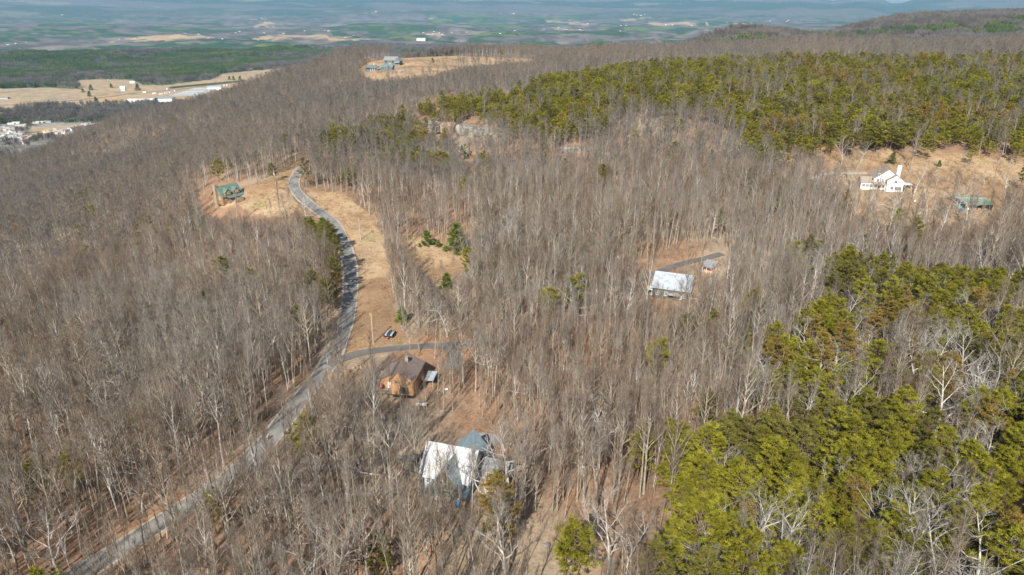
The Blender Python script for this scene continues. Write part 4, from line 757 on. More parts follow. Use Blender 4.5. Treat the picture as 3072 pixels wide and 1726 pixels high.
T_('oak', 2524, 495, 1.04, 'spreading pale oak at the back edge of the farmhouse lawn', 'tree', 1, 0); T_('oak', 2582, 490, 0.73, 'low white fan shaped tree against the pine wall behind the farmhouse', 'tree', 2, 1)
T_('oak', 2547, 580, 0.85, 'grey lichen covered tree beside the gravel loop left of the farmhouse', 'tree', .5, 2); T_('bare', 2622, 626, 0.98, 'slim grey tree directly in front of the farmhouse', 'tree', 0, 3); T_('oak', 2682, 652, 1.04, 'broad grey oak on the lawn below the farmhouse', 'tree', 2.9, 3)
T_('oak', 2742, 588, 1.10, 'large grey oak at the carport corner of the farmhouse', 'tree', 1.3, 1); T_('bare', 2733, 505, 1.22, 'tall narrow grey tree behind the farmhouse chimney', 'tree', 3, 0)
T_('oak', 2872, 645, 1.10, 'tall twin trunked pale tree at the left end of the green barn', 'tree', .2, 2); T_('oak', 2950, 560, 0.55, 'small bare tree with a broken white limb behind the green barn', 'tree', 1, 0); T_('oak', 3010, 610, 0.92, 'grey bare oak right of the green barn', 'tree', 4, 1)
T_('oak', 2809, 556, .4, 'little bare tree alone in the middle of the right lawn', 'tree', 1, 3); T_('oak', 2545, 628, .38, 'small dark leaning bare tree left of the farmhouse lawn', 'tree', 0, 1); T_('oak', 2576, 500, .35, 'tiny dark bare tree on the slope behind the farmhouse', 'tree', 2, 2)
T_('oak', 3062, 680, .8, 'bare oak at the right edge below the green barn', 'tree', 1, 0); T_('oak', 2900, 700, .7, 'silvery bare oak in the scrub below the green barn', 'tree', 3, 2); T_('oak', 2420, 690, .75, 'pale bare oak in the scrub left of the lower lawn', 'tree', 3.3, 3); T_('oak', 2760, 720, .8, 'whitish oak in the scrub below the well house', 'tree', .7, 1)
T_('bare', 1190, 380, .9, 'white branched leaning tree left of the sandstone cliff', 'tree', 0, 7); T_('oak', 1330, 412, .6, 'white bare tree growing before the cliff face', 'tree', 1, 0); T_('oak', 1452, 400, .75, 'white bare tree at the right end of the cliff', 'tree', 2, 2)
T_('cedar', 1370, 756, 1.5, 'big round dark green cedar on the tan field', 'cedar', 0, 1); T_('cedar', 1285, 737, .95, 'low wide green cedar at the left of the tan field', 'cedar', 0, 0); T_('cedar', 1315, 742, .4, 'smaller cedar leaning on the low wide cedar in the tan field', 'cedar', 0, 1); T_('cedar', 1442, 748, .95, 'green cedar at the right end of the tan field', 'cedar', 0, 1)
T_('cedar', 1260, 742, .25, 'tiny green cedar seedling on the tan field', 'cedar', 0, 0); T_('cedar', 2673, 492, .75, 'green cedar right behind the farmhouse roof', 'cedar', 0, 1); T_('cedar', 2817, 500, .45, 'small dark cedar alone on the lawn near the pine wall', 'cedar', 0, 0); T_('cedar', 2713, 572, .35, 'olive shrub cedar under the carport edge', 'cedar', 0, 0)
T_('cedar', 940, 700, 1.0, 'green pine-like cedar left of the road bend, leftmost of three', 'cedar', 0, 0); T_('cedar', 970, 712, 1.1, 'green cedar left of the road bend, middle of three', 'cedar', 0, 1); T_('cedar', 998, 722, .95, 'green cedar left of the road bend, rightmost of three', 'cedar', 0, 0)
T_('cedar', 1207, 968, .7, 'dark green cedar at the foot of the tan strip', 'cedar', 0, 1); T_('cedar', 1340, 870, .8, 'green cedar at the point of the tan field', 'cedar', 0, 1)
for q_, (a_, b_, s_) in enumerate(((985,735,.8),(1000,768,.95),(1006,800,.8),(1010,832,1.0),(1010,862,.75),(1007,893,.95),(998,925,.8),(986,955,.9))): T_('pine', a_, b_, s_*1.2, ('first', 'second', 'third', 'fourth', 'fifth', 'sixth', 'seventh', 'eighth')[q_]+' dark slim pine down the left verge of the shaded road bend', 'pine', q_*1.1, 5+q_ % 2)
T_('pine', 824, 545, .85, 'lone dark pine behind the utility pole near the log house', 'pine', 0, 5); T_('pine', 2235, 1030, 1.25, 'round topped tall pine standing apart right of the brown woods', 'pine', 0, 2); T_('pine', 1925, 735, .8, 'lone green pine in the brown woods above the tin roofed house', 'pine', 0, 1)
T_('pine', 2242, 650, .85, 'lone dark pine in the brown woods left of the farmhouse scrub', 'pine', 0, 6); T_('pine', 1690, 880, .75, 'thin pale green pine in the brown woods left of the tin roofed house', 'pine', 0, 0); T_('pine', 1690, 520, .7, 'small pine below the long rock ledge', 'pine', 0, 3); T_('pine', 2386, 585, .8, 'dark pine left of the gravel loop', 'pine', 0, 5); T_('pine', 2245, 505, .8, 'green pine at the left corner of the farmhouse lawn', 'pine', 0, 0)
T_('pine', 3060, 575, .9, 'dark pine at the right frame edge beside the lawn', 'pine', 0, 6); T_('pine', 1988, 1400, .95, 'cone shaped bright pine left of the lower pine stand', 'pine', 0, 3); T_('pine', 1910, 1440, .95, 'broad yellow-green pine at the left tip of the lower pine stand', 'pine', 0, 2); T_('pine', 1690, 1745, .8, 'green pine half cut by the bottom edge', 'pine', 0, 4)
T_('pine', 2060, 1760, 1.35, 'very large bright yellow-green pine at bottom centre right', 'pine', 0, 2); T_('pine', 2180, 1745, 1.25, 'large bright pine touching the right side of the very large one', 'pine', 1, 0); T_('pine', 2830, 1500, .8, 'bright round evergreen in front of the tall pale trunked oak', 'pine', 0, 4); T_('pine', 1300, 198, .8, 'lone pine on the hilltop clearing', 'pine', 0, 5)
SET = {'bare': ('bare_tree', mB), 'oak': ('bare_oak', mO), 'pine': ('pine_tree', mP), 'cedar': ('cedar_tree', mC)}
def plant(kind, x, y, z, rz, s, v, label, cat, group):
    nm, ms = SET[kind]; mt, mc = ms[v % len(ms)]; e = empty(nm, (x, y, z), rz, label, cat, group); e.scale = (s*1.65, s*1.65, s) if kind == 'cedar' else (s, s, s)
    a = put(bpy.data.objects.new('trunk', mt), e); b = put(bpy.data.objects.new('crown', mc), e); return a, b
src = {}
for kind, px, py, hs, label, cat, rz, v, group in spec:
    x, y, z = spot(px, py); pr = plant(kind, x, y, z, rz or 0, hs, v, label, cat, group); src.setdefault((kind, v % len(SET[kind][1])), pr); KEEP.append((x, y, 2.4 if kind != 'oak' else 3.5))
for px, py, rr_ in ((1362, 1465, 5), (1380, 1515, 3), (1216, 1215, 4), (2013, 905, 7), (690, 612, 6)): x, y, z = spot(px, py); KEEP.append((x, y, rr_))
KEEPA = KEEP
# near belt, then farther belts
N1 = 430
Xa, Ya, Za = spread(64, N1, 3.75, 1); k = nrg.rand(len(Xa)) < dens(Xa, Ya, Za)*.93; k &= clear_of(Xa, Ya); Xa, Ya, Za = Xa[k], Ya[k], Za[k]
pp = pinep(Xa, Ya, Za); isp = nrg.rand(len(Xa)) < pp; keep = np.where(isp, nrg.rand(len(Xa)) < .68, nrg.rand(len(Xa)) > pp*.75); Xa, Ya, Za, isp = Xa[keep], Ya[keep], Za[keep], isp[keep]
pxa, pya = proj(Xa, Ya, Za+9); da = np.sqrt(Xa**2+Ya**2+(CAMH-Za)**2); inn = (pxa > 0) & (pxa < 3072) & (pya < 1726)
LMK = [(803,1322,'white mailbox'),(1370,1400,'white metal roofed house'),(1216,1140,'cedar sided house'),(1264,1222,'propane tank'),(1375,1512,'blue drum'),(1020,1130,'driveway corner boulders'),(1825,1600,'huge white-limbed oak'),(1445,1315,'turning circle'),(2080,1600,'largest bottom pine'),(2796,1230,'tall pale trunked oak'),(2830,1440,'bright round evergreen'),(1988,1330,'cone shaped pine'),(2235,960,'round topped pine'),(0,1700,'bottom left corner'),(3072,1700,'bottom right corner'),(176,1620,'pale forked corner oak'),(672,1290,'tall verge poplar'),(344,1400,'thin pale poplar'),(430,1480,'crooked slope oak'),(2431,1160,'gap-spreading white oak'),(2400,1640,'leaning silver dead tree'),(1000,1405,'lower driveway'),(1000,1090,'road junction'),(2310,1590,'pine-hemmed grey oak'),(2593,1600,'tangled grey oak'),(2500,1510,'dark shaded oak'),(0,1300,'left frame edge'),(3072,1300,'right frame edge'),(2590,1070,'bright white oak'),(1690,1680,'half cut pine'),(2146,1440,'white oak between pines'),(1912,1390,'broad yellow-green pine'),(1286,1135,'small tin canopy'),(3072,1000,'right edge rust pines'),(560,1560,'lower road bend'),(1100,1600,'bottom left-centre thicket'),(1536,1700,'bottom edge middle'),(2219,940,'big silver oak'),(1170,1240,'cedar house slope'),(1700,1400,'stony brown woods')]
ORD = 'nearest second third fourth fifth sixth seventh eighth ninth tenth eleventh twelfth thirteenth fourteenth fifteenth sixteenth seventeenth eighteenth nineteenth twentieth twenty-first twenty-second twenty-third twenty-fourth twenty-fifth twenty-sixth twenty-seventh twenty-eighth'.split()
pend = {}
def region_label(x, y, z, kind, v, s):
    px, py = [float(q) for q in proj(x, y, z+(8 if kind != 'pine' else 10)*s)]
    j = min(range(len(LMK)), key=lambda i: (LMK[i][0]-px)**2+((LMK[i][1]-py)*1.2)**2); lx, ly, nm = LMK[j]; dx, dy = px-lx, py-ly
    side = ('right of' if dx > 0 else 'left of') if abs(dx) > abs(dy) else ('in front of' if dy > 0 else 'behind')
    if kind == 'oak': col = 'small pale spreading oak' if s < .6 else ('pale spreading oak' if s < .88 else 'large pale spreading oak'); grp = 'pale spreading oaks among pines and lawns'
    elif kind == 'bare': col = 'pale barked bare tree' if v >= 6 else ('tall grey-brown bare tree' if s > .92 else ('short grey-brown bare tree' if s < .62 else 'grey-brown bare tree')); grp = 'bare forest trees near the lower road and houses' if px < 1700 else 'bare trees at lower right'
    else: col = ('dark olive' if v in (5, 6) else 'rust tinged' if v > 6 else 'yellow-green')+' pine'; grp = 'pines of the lower right stand'
    return (col, side, nm), math.hypot(dx, dy), ('pine' if kind == 'pine' else 'tree'), grp
def pvar(X, Y):   # rusty pines gather in drifts
    n = fbm(X/30, Y/30, 83, 3)+nrg.uniform(-.12, .12, len(X)); px, py = proj(X, Y, H(X, Y)+10); n = n-.07+np.where(inpoly(px, py, S([(2150, 800), (2700, 760), (2700, 1200), (2350, 1180), (2300, 1000)])), .12, 0)
    return np.where(n > .2, nrg.randint(7, 9, len(X)), np.where(n < -.17, nrg.randint(5, 7, len(X)), nrg.randint(0, 5, len(X))))
va = np.where(isp, pvar(Xa, Ya), np.where(nrg.rand(len(Xa)) < .06, nrg.randint(6, 8, len(Xa)), nrg.randint(0, 6, len(Xa))))
sa = np.where(isp, nrg.uniform(.72, 1.2, len(Xa)), nrg.uniform(.62, 1.12, len(Xa))); sa = np.where(~isp & (nrg.rand(len(Xa)) < .25), sa*.7, sa); ra = nrg.uniform(0, 6.28, len(Xa))
sa = sa*np.where(isp, 1, (1+fbm(Xa/45, Ya/45, 66, 3)*.7)*np.where(pp[keep] > .3, .72, 1)); cf = clearance(Xa, Ya, Za, np.where(isp, 17, 23)*sa, 9); sa = sa*cf
k = cf > 0; Xa, Ya, Za, isp, va, sa, ra, inn, da = [q[k] for q in (Xa, Ya, Za, isp, va, sa, ra, inn, da)]
ppf = pinep(Xa, Ya, Za); gz = zone(Xa, Ya, Za)[2]; iso = ~isp & ((ppf > .22) & (nrg.rand(len(Xa)) < .62) | gz | (nrg.rand(len(Xa)) < .022)); sa = np.where(iso, np.clip(sa*1.2, .3, 1.05), sa); va = np.where(iso, nrg.randint(0, 4, len(Xa)), va)
taken = np.zeros(len(Xa), bool)
for kind, flag, quota in (('bare', ~isp & ~iso, 286), ('pine', isp, 280), ('oak', iso, 150)):
    idx = np.where(flag & inn)[0]; idx = idx[np.argsort(da[idx])][:quota]
    for i in idx:
        key, dd_, cat, grp = region_label(Xa[i], Ya[i], Za[i], kind, int(va[i]), float(sa[i])); pr = plant(kind, Xa[i], Ya[i], Za[i], ra[i], sa[i], int(va[i]), None, cat, grp); pend.setdefault(key, []).append((dd_, pr[0].parent)); src.setdefault((kind, int(va[i]) % len(SET[kind][1])), pr)
    taken[idx] = True
for (col, side, nm), L_ in pend.items():
    L_.sort(key=lambda q: q[0])
    for q, (_, ob) in enumerate(L_): ob['label'] = f'{col} {side} the {nm}' if len(L_) == 1 else (f'{ORD[min(q, 27)]} {col} {side} the {nm}' if q == 0 else f'{ORD[min(q, 27)]} nearest {col} {side} the {nm}')
for kind in ('bare', 'pine', 'oak', 'cedar'):
    for v in range(len(SET[kind][1])):
        if (kind, v) not in src: print('MISSING SOURCE', kind, v)
k = ~taken & ~isp; sel = [src[('bare', v)] for v in range(8)]+[src[('oak', v)] for v in range(4)]; vv = np.where(iso[k], va[k]+8, va[k])
scatter('bare_woodland', np.stack([Xa[k], Ya[k], Za[k]], 1), ra[k], sa[k], vv, sel, 'dense leafless hardwood forest covering the slopes around the road')
Xs, Ys, Zs = spread(64, 470, 4.7, 21); k = (nrg.rand(len(Xs)) < dens(Xs, Ys, Zs)*np.clip(.75+fbm(Xs/30, Ys/30, 29, 3)*1.6, 0, 1)) & clear_of(Xs, Ys) & (pinep(Xs, Ys, Zs) < .5); Xs, Ys, Zs = Xs[k], Ys[k], Zs[k]
ss = nrg.uniform(.36, .68, len(Xs)); cs = clearance(Xs, Ys, Zs, 22*ss, 19); ss = ss*cs; k = ss > .2; Xs, Ys, Zs, ss = Xs[k], Ys[k], Zs[k], ss[k]; print('saplings', len(Xs))
scatter('sapling_thicket', np.stack([Xs, Ys, Zs], 1), nrg.uniform(0, 6.28, len(Xs)), ss, nrg.randint(0, 3, len(Xs)), [src[('bare', 2)], src[('bare', 5)], src[('bare', 4)]], 'thin leafless young trees filling the woods between the tall trunks')
k = ~taken & isp; scatter('pine_woodland', np.stack([Xa[k], Ya[k], Za[k]], 1), ra[k], sa[k], va[k], [src[('pine', v)] for v in range(9)], 'green pine forest on the right side and terrace')
# middle distance 430 - 1350 m : lighter trees in two carpets of forest
class Lazy: pass
def hold(nm, P, mt, mc, n):   # a real tree of this carpet stands in the forest and is the one repeated
    return [(T.mesh(nm+'_t', mt), C.mesh(nm+'_c', mc[i] if isinstance(mc, list) else mc)) for i, (T, C) in enumerate(P)]
Xb, Yb, Zb = spread(N1, 1380, 4.9, 2); k = nrg.rand(len(Xb)) < dens(Xb, Yb, Zb)*.95; k &= clear_of(Xb, Yb); Xb, Yb, Zb = Xb[k], Yb[k], Zb[k]
ip = nrg.rand(len(Xb)) < pinep(Xb, Yb, Zb, 12); rb = nrg.uniform(0, 6.28, len(Xb)); sb = nrg.uniform(.6, .98, len(Xb))*np.where(ip, 1.08, 1)*(1+fbm(Xb/60, Yb/60, 67, 3)*.5); cf = clearance(Xb, Yb, Zb, 20*sb, 10); sb = sb*cf
vb_ = np.where(fbm(Xb/50, Yb/50, 68, 3)+nrg.uniform(-.1, .1, len(Xb)) > .24, 5, np.where(nrg.rand(len(Xb)) < .3, 4, nrg.randint(0, 4, len(Xb)))); k = cf > 0; Xb, Yb, Zb, ip, rb, sb, vb_ = [q[k] for q in (Xb, Yb, Zb, ip, rb, sb, vb_)]
def midtrees(nm, P, mt, mc, X, Y, Z, lab, grp, n_v):
    ms = hold(nm, P, mt, mc, n_v); out = []
    for i in range(n_v):
        e = empty(nm, (X[i], Y[i], Z[i]), 0, lab, 'tree', grp); out.append((put(bpy.data.objects.new('trunk', ms[i][0]), e), put(bpy.data.objects.new('crown', ms[i][1]), e)))
    return out
def near_first(flag, n):
    j = np.where(flag)[0]; px, py = proj(Xb[j], Yb[j], Zb[j]); rr0 = np.hypot(Xb[j], Yb[j]); ok = (px > 300) & (px < 2800) & (rr0 < 520); return j[ok][:n]
kk = ~ip | (nrg.rand(len(Xb)) < .72); Xb, Yb, Zb, ip, rb, sb, vb_ = [q[kk] for q in (Xb, Yb, Zb, ip, rb, sb, vb_)]
jb = near_first(~ip, 5); jp = near_first(ip, 6)
sB = midtrees('bare_tree', BARE_M, M['bark_mid'], M['twig_mid'], Xb[jb], Yb[jb], Zb[jb], 'slender grey bare tree in the middle woods beyond the tan field', 'grey bare trees in the middle woods', 5)
sPn = midtrees('pine_tree', PINE_M, M['bark_brown'], [M['pine_g']]*4+[M['pine_d'], M['pine_r']], Xb[jp], Yb[jp], Zb[jp], 'green pine at the near edge of the upper terrace pines', 'pines at the near edge of the upper terrace', 6)
sB2 = [sB[i] for i in range(5)]
ok = np.ones(len(Xb), bool); ok[jb] = False; ok[jp] = False
k = ok & ~ip; scatter('bare_woodland_far', np.stack([Xb[k], Yb[k], Zb[k]], 1), rb[k], sb[k], nrg.randint(0, 5, k.sum()), sB, 'distant leafless forest on the ridge and its left flank')
k = ok & ip; scatter('pine_woodland_far', np.stack([Xb[k], Yb[k], Zb[k]], 1), rb[k], sb[k], vb_[k], sPn, 'distant pine forest on the upper terrace')
# undergrowth
Xc, Yc, Zc = spread(64, 520, 3.3, 5); dd = dens(Xc, Yc, Zc); k = nrg.rand(len(Xc)) < np.where(dd > 0, .55+.2*dd, .012); k &= clear_of(Xc, Yc) & (clearance(Xc, Yc, Zc, np.full(len(Xc), 4.0), 12) > .9); Xc, Yc, Zc = Xc[k], Yc[k], Zc[k]
bs_ = [brush_mb(600+i, 3.4+i*.8).mesh('brush', M['brush']) for i in range(3)]
bo = []
for i in range(3):
    x, y, z = spot(1100+i*60, 1300+i*25); bo.append((tag(put(bpy.data.objects.new('leafless_shrub', bs_[i])), 'low leafless brown shrub on the leaf litter between the road and the cedar house', 'shrub', 'low leafless shrubs on the leaf litter'),)); bo[-1][0].location = (x, y, z)
scatter('undergrowth', np.stack([Xc, Yc, Zc], 1), nrg.uniform(0, 6.28, len(Xc)), nrg.uniform(.5, 1.3, len(Xc)), nrg.randint(0, 3, len(Xc)), bo, 'tangled leafless saplings and brush on the forest floor')
Xg, Yg, Zg = spread(150, 600, 1.9, 15); g_ = zone(Xg, Yg, Zg)[2]; k = g_ & clear_of(Xg, Yg) & (nrg.rand(len(Xg)) < np.clip(.5+fbm(Xg/12, Yg/12, 95, 3)*2.4, .05, 1)); Xg, Yg, Zg = Xg[k], Yg[k], Zg[k]
tf_ = []
for i in range(3):
    C = MB(); r = random.Random(880+i)
    for q in range(26): C.blade((r.gauss(0, .55), r.gauss(0, .55), -.05), unit(r.gauss(0, .45), r.gauss(0, .45), 1), r.uniform(.35, .9), .09)
    x, y, z = spot(1120+i*12, 820+i*14); o = put(bpy.data.objects.new('dry_grass', C.mesh('dry_grass', M['tuft']))); o.location = (x, y, z); tag(o, None, None, None, 'stuff'); tf_.append((o,))
scatter('dry_grass_cover', np.stack([Xg, Yg, Zg], 1), nrg.uniform(0, 6.28, len(Xg)), nrg.uniform(.6, 1.5, len(Xg)), nrg.randint(0, 3, len(Xg)), tf_, 'tan winter grass tufts on the clearings')
# clumps of far woods 1350 - 5800 m
Xd, Yd, Zd = spread(1380, 5600, 27, 3, 44); px, py, g_, v_ = zone(Xd, Yd, Zd); pk = inpoly(px, py, PARK)
k = ~v_ & ~(pk & (nrg.rand(len(Xd)) < .9)) & (np.hypot(Xd, Yd) > 1380); Xd, Yd, Zd = Xd[k], Yd[k], Zd[k]; px, py = px[k], py[k]
vp = np.zeros(len(Xd), bool)
for p in VPINE: vp |= inpoly(px, py, p)
nn = fbm(Xd/330, Yd/220, 91, 4)+np.where(vp & (py > 120), .14, -.13)+np.where(Zd > 0, -.02, 0); cp = (nn > .04) & ~inpoly(px, py, BELT)
cl = [far_clump(700+i, 'bare') for i in range(4)]; cq = [far_clump(720+i, 'pine') for i in range(4)]
def clump_field(nm, C, mats, X, Y, Z, lab, one):
    so = []
    for i, c in enumerate(C):
        o = put(bpy.data.objects.new(one, c.mesh(one, mats))); o.location = (X[i], Y[i], Z[i]); tag(o, None, None, None, 'stuff'); so.append((o,))
    n = len(C); m_ = len(X)-n; scatter(nm, np.stack([X[n:], Y[n:], Z[n:]], 1), nrg.uniform(0, 6.28, m_), nrg.uniform(.85, 1.2, m_), nrg.randint(0, n, m_), so, lab)
clump_field('valley_hardwoods', cl, [M['bare_far'], M['bark']], Xd[~cp], Yd[~cp], Zd[~cp], 'far leafless woods on the valley floor and far ridges', 'valley_wood')
clump_field('valley_conifers', cq, [M['conifer_far']], Xd[cp], Yd[cp], Zd[cp], 'far conifer woods in the valley', 'valley_conifer_wood')
print('TREES near', len(Xa), 'mid', len(Xb), 'brush', len(Xc), 'clumps', len(Xd), 'objects', len(sc.objects))
# ================= the valley =================
def vb(name, px, py, L, W, e, r, rz, wm, rm, label, cat, group=None, lift=0):
    x, y, z = spot(px, py); o = MB(); gable(o, o, 0, 0, L, W, e, r, -3, .4, 0, 0, .3, 0, 1); b = o.build(name, [wm, rm]); b.location = (x, y, z+lift); b.rotation_euler = (0, 0, rz+face(px, py)*0); return tag(b, label, cat, group)
homes = [(250,100),(350,80),(420,140),(600,115),(500,140),(780,75),(860,65),(950,60),(1050,55),(60,160),(160,190),(250,210),(100,300),(180,300),(300,350),(380,390),(220,380),(520,380),(700,370),(60,410),(180,430),(300,420),(580,430),(420,470),(570,480),(200,500),(550,530),(240,270),(330,270),(470,300),(1000,270),(1200,225),(1300,250),(1450,245),(1500,190),(1600,180),(1700,215),(1670,160),(1760,170),(1830,120),(1900,90),(1920,130),(1850,210),(2050,110),(2160,100),(2130,160),(2350,85),(1560,240),(1620,280),(1800,275),(1720,300),(1220,310),(100,360),(20,380),(40,450),(650,400),(130,240),(60,230),(330,200),(400,330),(500,430),(120,520),(350,520),(1100,290),(1380,300)]
rh = random.Random(5)
for i, (a, b) in enumerate(homes):
    px, py = a/7.155, 360+b/7.155; q = rh.random(); wm, rm, lab, grp = M['homewhite'], M['homewhite'], 'small white mobile home in the trailer park at the left edge', 'white mobile homes in the valley trailer park'
    if (a, b) == (2160, 100): rm, wm, lab, grp = M['red'], M['white'], 'red roofed mobile home at the right end of the trailer park', None
    elif (a, b) == (2350, 85): rm, wm, lab, grp = M['teal'], M['white'], 'teal roofed building at the far right end of the trailer park', None
    elif q < .3: wm, rm, lab, grp = M['greysid'], M['greyroof'], 'small grey mobile home in the trailer park at the left edge', 'grey mobile homes in the valley trailer park'
    elif q < .42: wm, rm, lab, grp = M['cream'], M['pinkwall'], 'small tan roofed mobile home in the trailer park at the left edge', 'tan mobile homes in the valley trailer park'
    vb('mobile_home', px, py, rh.uniform(13, 19), 5.5, 3.2, 4.4, rh.choice((.1, .25, -.5, 1.2)), wm, rm, lab, 'mobile home', grp)
vb('warehouse', 425, 308, 78, 50, 9, 12, .16, M['white'], M['white'], 'long bright white warehouse in the valley field', 'warehouse'); vb('warehouse', 494, 303, 58, 48, 9, 12, .2, M['white'], M['blueroof_and_shade'], 'grey-blue roofed warehouse joined to the white one in the valley', 'warehouse')
vb('white_hall', 644, 268, 48, 30, 7, 12, .3, M['white'], M['tin'], 'domed white hall at the upper end of the storage rows', 'hall')
for i in range(7):
    vb('storage_row', 560+i*9.5, 287-i*3.4, 108-i*4, 18, 1.8, 2.4, .10, M['blueroof_and_shade'], M['homewhite'], 'long white self-storage row in the valley, parallel to its neighbours', 'storage building', 'parallel storage rows in the valley')  # blue-grey wall colour paints the shade between the white roofs
for i, (a, b) in enumerate(((745,270),(910,288),(1025,298),(1110,285),(1190,272),(1270,245),(1140,215),(2090,155),(2130,150))):
    vb('parked_truck', 300+a/5.6, 230+b/5.6, 12, 4, 3.2, 3.3, .3+i*.2, M['white'], M['white'], 'white truck or camper parked on the valley field near the storage rows', 'truck', 'white trucks near the storage rows')
vb('farmhouse', 369, 266, 18, 10, 5, 8, .1, M['white'], M['white'], 'white farmhouse by the big tree on the valley field', 'house'); vb('farmhouse', 371, 273, 15, 10, 5, 7, .1, M['white'], M['blueroof_and_shade'], 'blue-roofed white outbuilding below the valley farmhouse', 'house'); vb('farm_shed', 397, 250, 18, 14, 4, 7, .5, M['white'], M['white'], 'white shed above the valley farmhouse', 'shed')
vb('industrial_building', 1265, 122, 78, 60, 17, 19, -.1, M['white'], M['white'], 'large bright white building just beyond the hilltop woods', 'building')
vb('parking_shed', 8, 297, 40, 14, 4, 6, .1, M['greysid'], M['greyroof'], 'low grey shed on the paved yard at the left edge of the valley field', 'shed')
fh = [(x/2.516, y/2.516) for x, y in [(900,300),(1020,293),(200,320),(150,370),(470,115),(255,375),(1975,140),(2000,170),(1995,250),(2480,235),(2450,230),(1810,240),(1680,295),(1950,305),(2165,500),(1890,522),(2355,28),(1720,5),(750,10),(980,12),(2140,255),(1500,260),(120,330),(60,340),(1780,250),(2300,235)]]+[(1024+x/2.516, y/2.516) for x, y in [(262,90),(800,22),(1300,105),(620,250),(700,240),(740,250),(835,250),(950,245),(1200,255),(1310,235),(1530,222),(1725,155),(1860,180),(2110,195),(2150,195),(2230,115),(2450,190),(2500,190),(2105,235),(120,35),(1640,210),(1700,225),(1800,225),(2210,110),(2260,118),(2290,112),(30,285),(90,270),(660,262),(690,258),(760,262)]]+[(2114,21),(2310,64),(2360,65),(2580,38),(2635,43),(2520,101),(2120,70),(2180,68),(2075,78),(2230,72),(2365,62)]
for i, (px, py) in enumerate(fh):
    X, Y, Z = hit(px, py)
    if not np.isfinite(X[0]) or math.hypot(X[0], Y[0]) > 19000: continue
    r = math.hypot(X[0], Y[0]); k = max(1, r/7500); vb('distant_house', px, py, rh.uniform(10, 22)*k, rh.uniform(8, 12)*k, 3*k, 4.6*k, rh.uniform(-.5, .5), M['cream'] if rh.random() < .5 else M['white'], M['tin'] if rh.random() < .6 else M['greysid'], 'tiny pale building far off in the hazy valley', 'building', 'tiny pale buildings in the hazy valley')
def far_tree(px, py, s, lab, grp=None, kind='cedar', v=0):
    x, y, z = spot(px, py); mt, mc = SET[kind][1][v]; e = empty('valley_tree', (x, y, z), rh.uniform(0, 6), lab, 'tree', grp); e.scale = (s*1.7, s*1.7, s)
    put(bpy.data.objects.new('trunk', mt), e); put(bpy.data.objects.new('crown', mc), e)
for px, py, s, lab in ((273, 271, 2.3, 'tall dark conifer alone on the valley field'), (335, 264, 1.9, 'round dark tree on the valley field'), (413, 272, 2.8, 'tall dark tree right of the valley farmhouse'), (268, 290, 2.2, 'dark tree in the hedgerow below the lone conifer'), (292, 312, 2.5, 'dark tree at the hedgerow corner'), (325, 320, 2.6, 'olive round tree at the lower edge of the valley field'), (385, 316, 1.9, 'dark conifer at the left end of the white warehouse'), (472, 316, 2.6, 'blue-green tree before the join of the two warehouses'), (345, 322, 1.5, 'small bush by the olive round tree'), (250, 278, 1.8, 'dark tree at the upper hedgerow'), (688, 240, 1.8, 'left of three dark conifers above the long hedge'), (702, 241, 2.0, 'middle of three dark conifers above the long hedge'), (720, 241, 2.1, 'right of three dark conifers above the long hedge'), (85, 378, 1.8, 'dark conifer beside the row of white mobile homes'), (3, 372, 2.4, 'dark tree at the left edge above the trailer park'), (105, 425, 1.5, 'round green tree inside the trailer park')): far_tree(px, py, s, lab)
for i in range(9): far_tree(400+i*12.5+rh.uniform(-3, 3), 320+rh.uniform(-2, 2)-i*.4, rh.uniform(1.2, 1.8), 'bushy green tree in the row before the warehouses', 'bushy green trees before the warehouses')
b = MB(); P = [spot(512+i*(735-512)/40, 266-i*(266-245)/40) for i in range(41)]
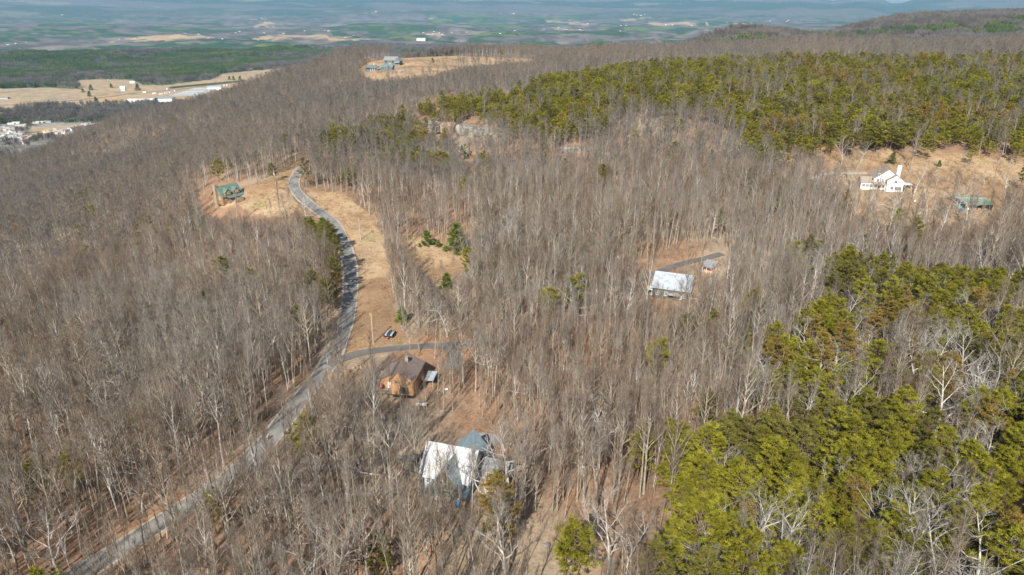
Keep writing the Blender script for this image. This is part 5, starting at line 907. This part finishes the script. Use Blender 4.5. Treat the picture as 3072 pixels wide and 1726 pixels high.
for x, y, z in P:
    for k in range(160): q = (x+rh.gauss(0, 3.5), y+rh.gauss(0, 3.5), z+rh.uniform(-1, 6)); b.blade(q, unit(rh.gauss(0, 1), rh.gauss(0, 1), 1), rh.uniform(1.5, 3), 1.2)
tag(b.build('hedge', M['conifer_far']), 'long dark hedge running along the upper side of the storage rows', 'hedge')
def nth(n): return f"{n}{'th' if 10 <= n % 100 <= 20 else {1: 'st', 2: 'nd', 3: 'rd'}.get(n % 10, 'th')}"
bpy.context.view_layer.update()
for grp, what in (('white mobile homes in the valley trailer park', 'white mobile home from the left, trailer park at the left edge'), ('grey mobile homes in the valley trailer park', 'grey mobile home from the left, trailer park at the left edge'), ('tan mobile homes in the valley trailer park', 'tan roofed mobile home from the left, trailer park at the left edge'), ('tiny pale buildings in the hazy valley', 'tiny pale building counting left to right across the far hazy valley'), ('white trucks near the storage rows', 'white truck from the left on the valley field near the storage rows'), ('bushy green trees before the warehouses', 'bushy green tree from the left in the row before the warehouses'), ('parallel storage rows in the valley', 'white storage row from the left, one of parallel rows in the valley'), ('grey bare trees in the middle woods', 'slender grey tree from the left of five beyond the tan field'), ('pines at the near edge of the upper terrace', 'green pine from the left of six at the near terrace edge'), ('low leafless shrubs on the leaf litter', 'low leafless brown shrub from the left between road and cedar sided house')):
    L_ = [o for o in sc.objects if o.get('group') == grp]; L_.sort(key=lambda o: float(proj(o.location.x, o.location.y, o.location.z)[0]))
    for i, o in enumerate(L_): o['label'] = nth(i+1)+' '+what
# ================= haze =================
b = MB(); b.box(-32000, 32000, -300, 31500, -330, 720); hz = b.build('haze', []); hm = bpy.data.materials.new('haze_air'); hm.use_nodes = True; N = hm.node_tree.nodes; N.clear()
pv = N.new('ShaderNodeVolumePrincipled'); pv.inputs['Color'].default_value = (.38, .70, 1.0, 1); pv.inputs['Density'].default_value = 1/36000; pv.inputs['Anisotropy'].default_value = 0.0
ou = N.new('ShaderNodeOutputMaterial'); hm.node_tree.links.new(pv.outputs[0], ou.inputs['Volume']); hz.data.materials.append(hm); tag(hz, None, None, None, 'stuff')
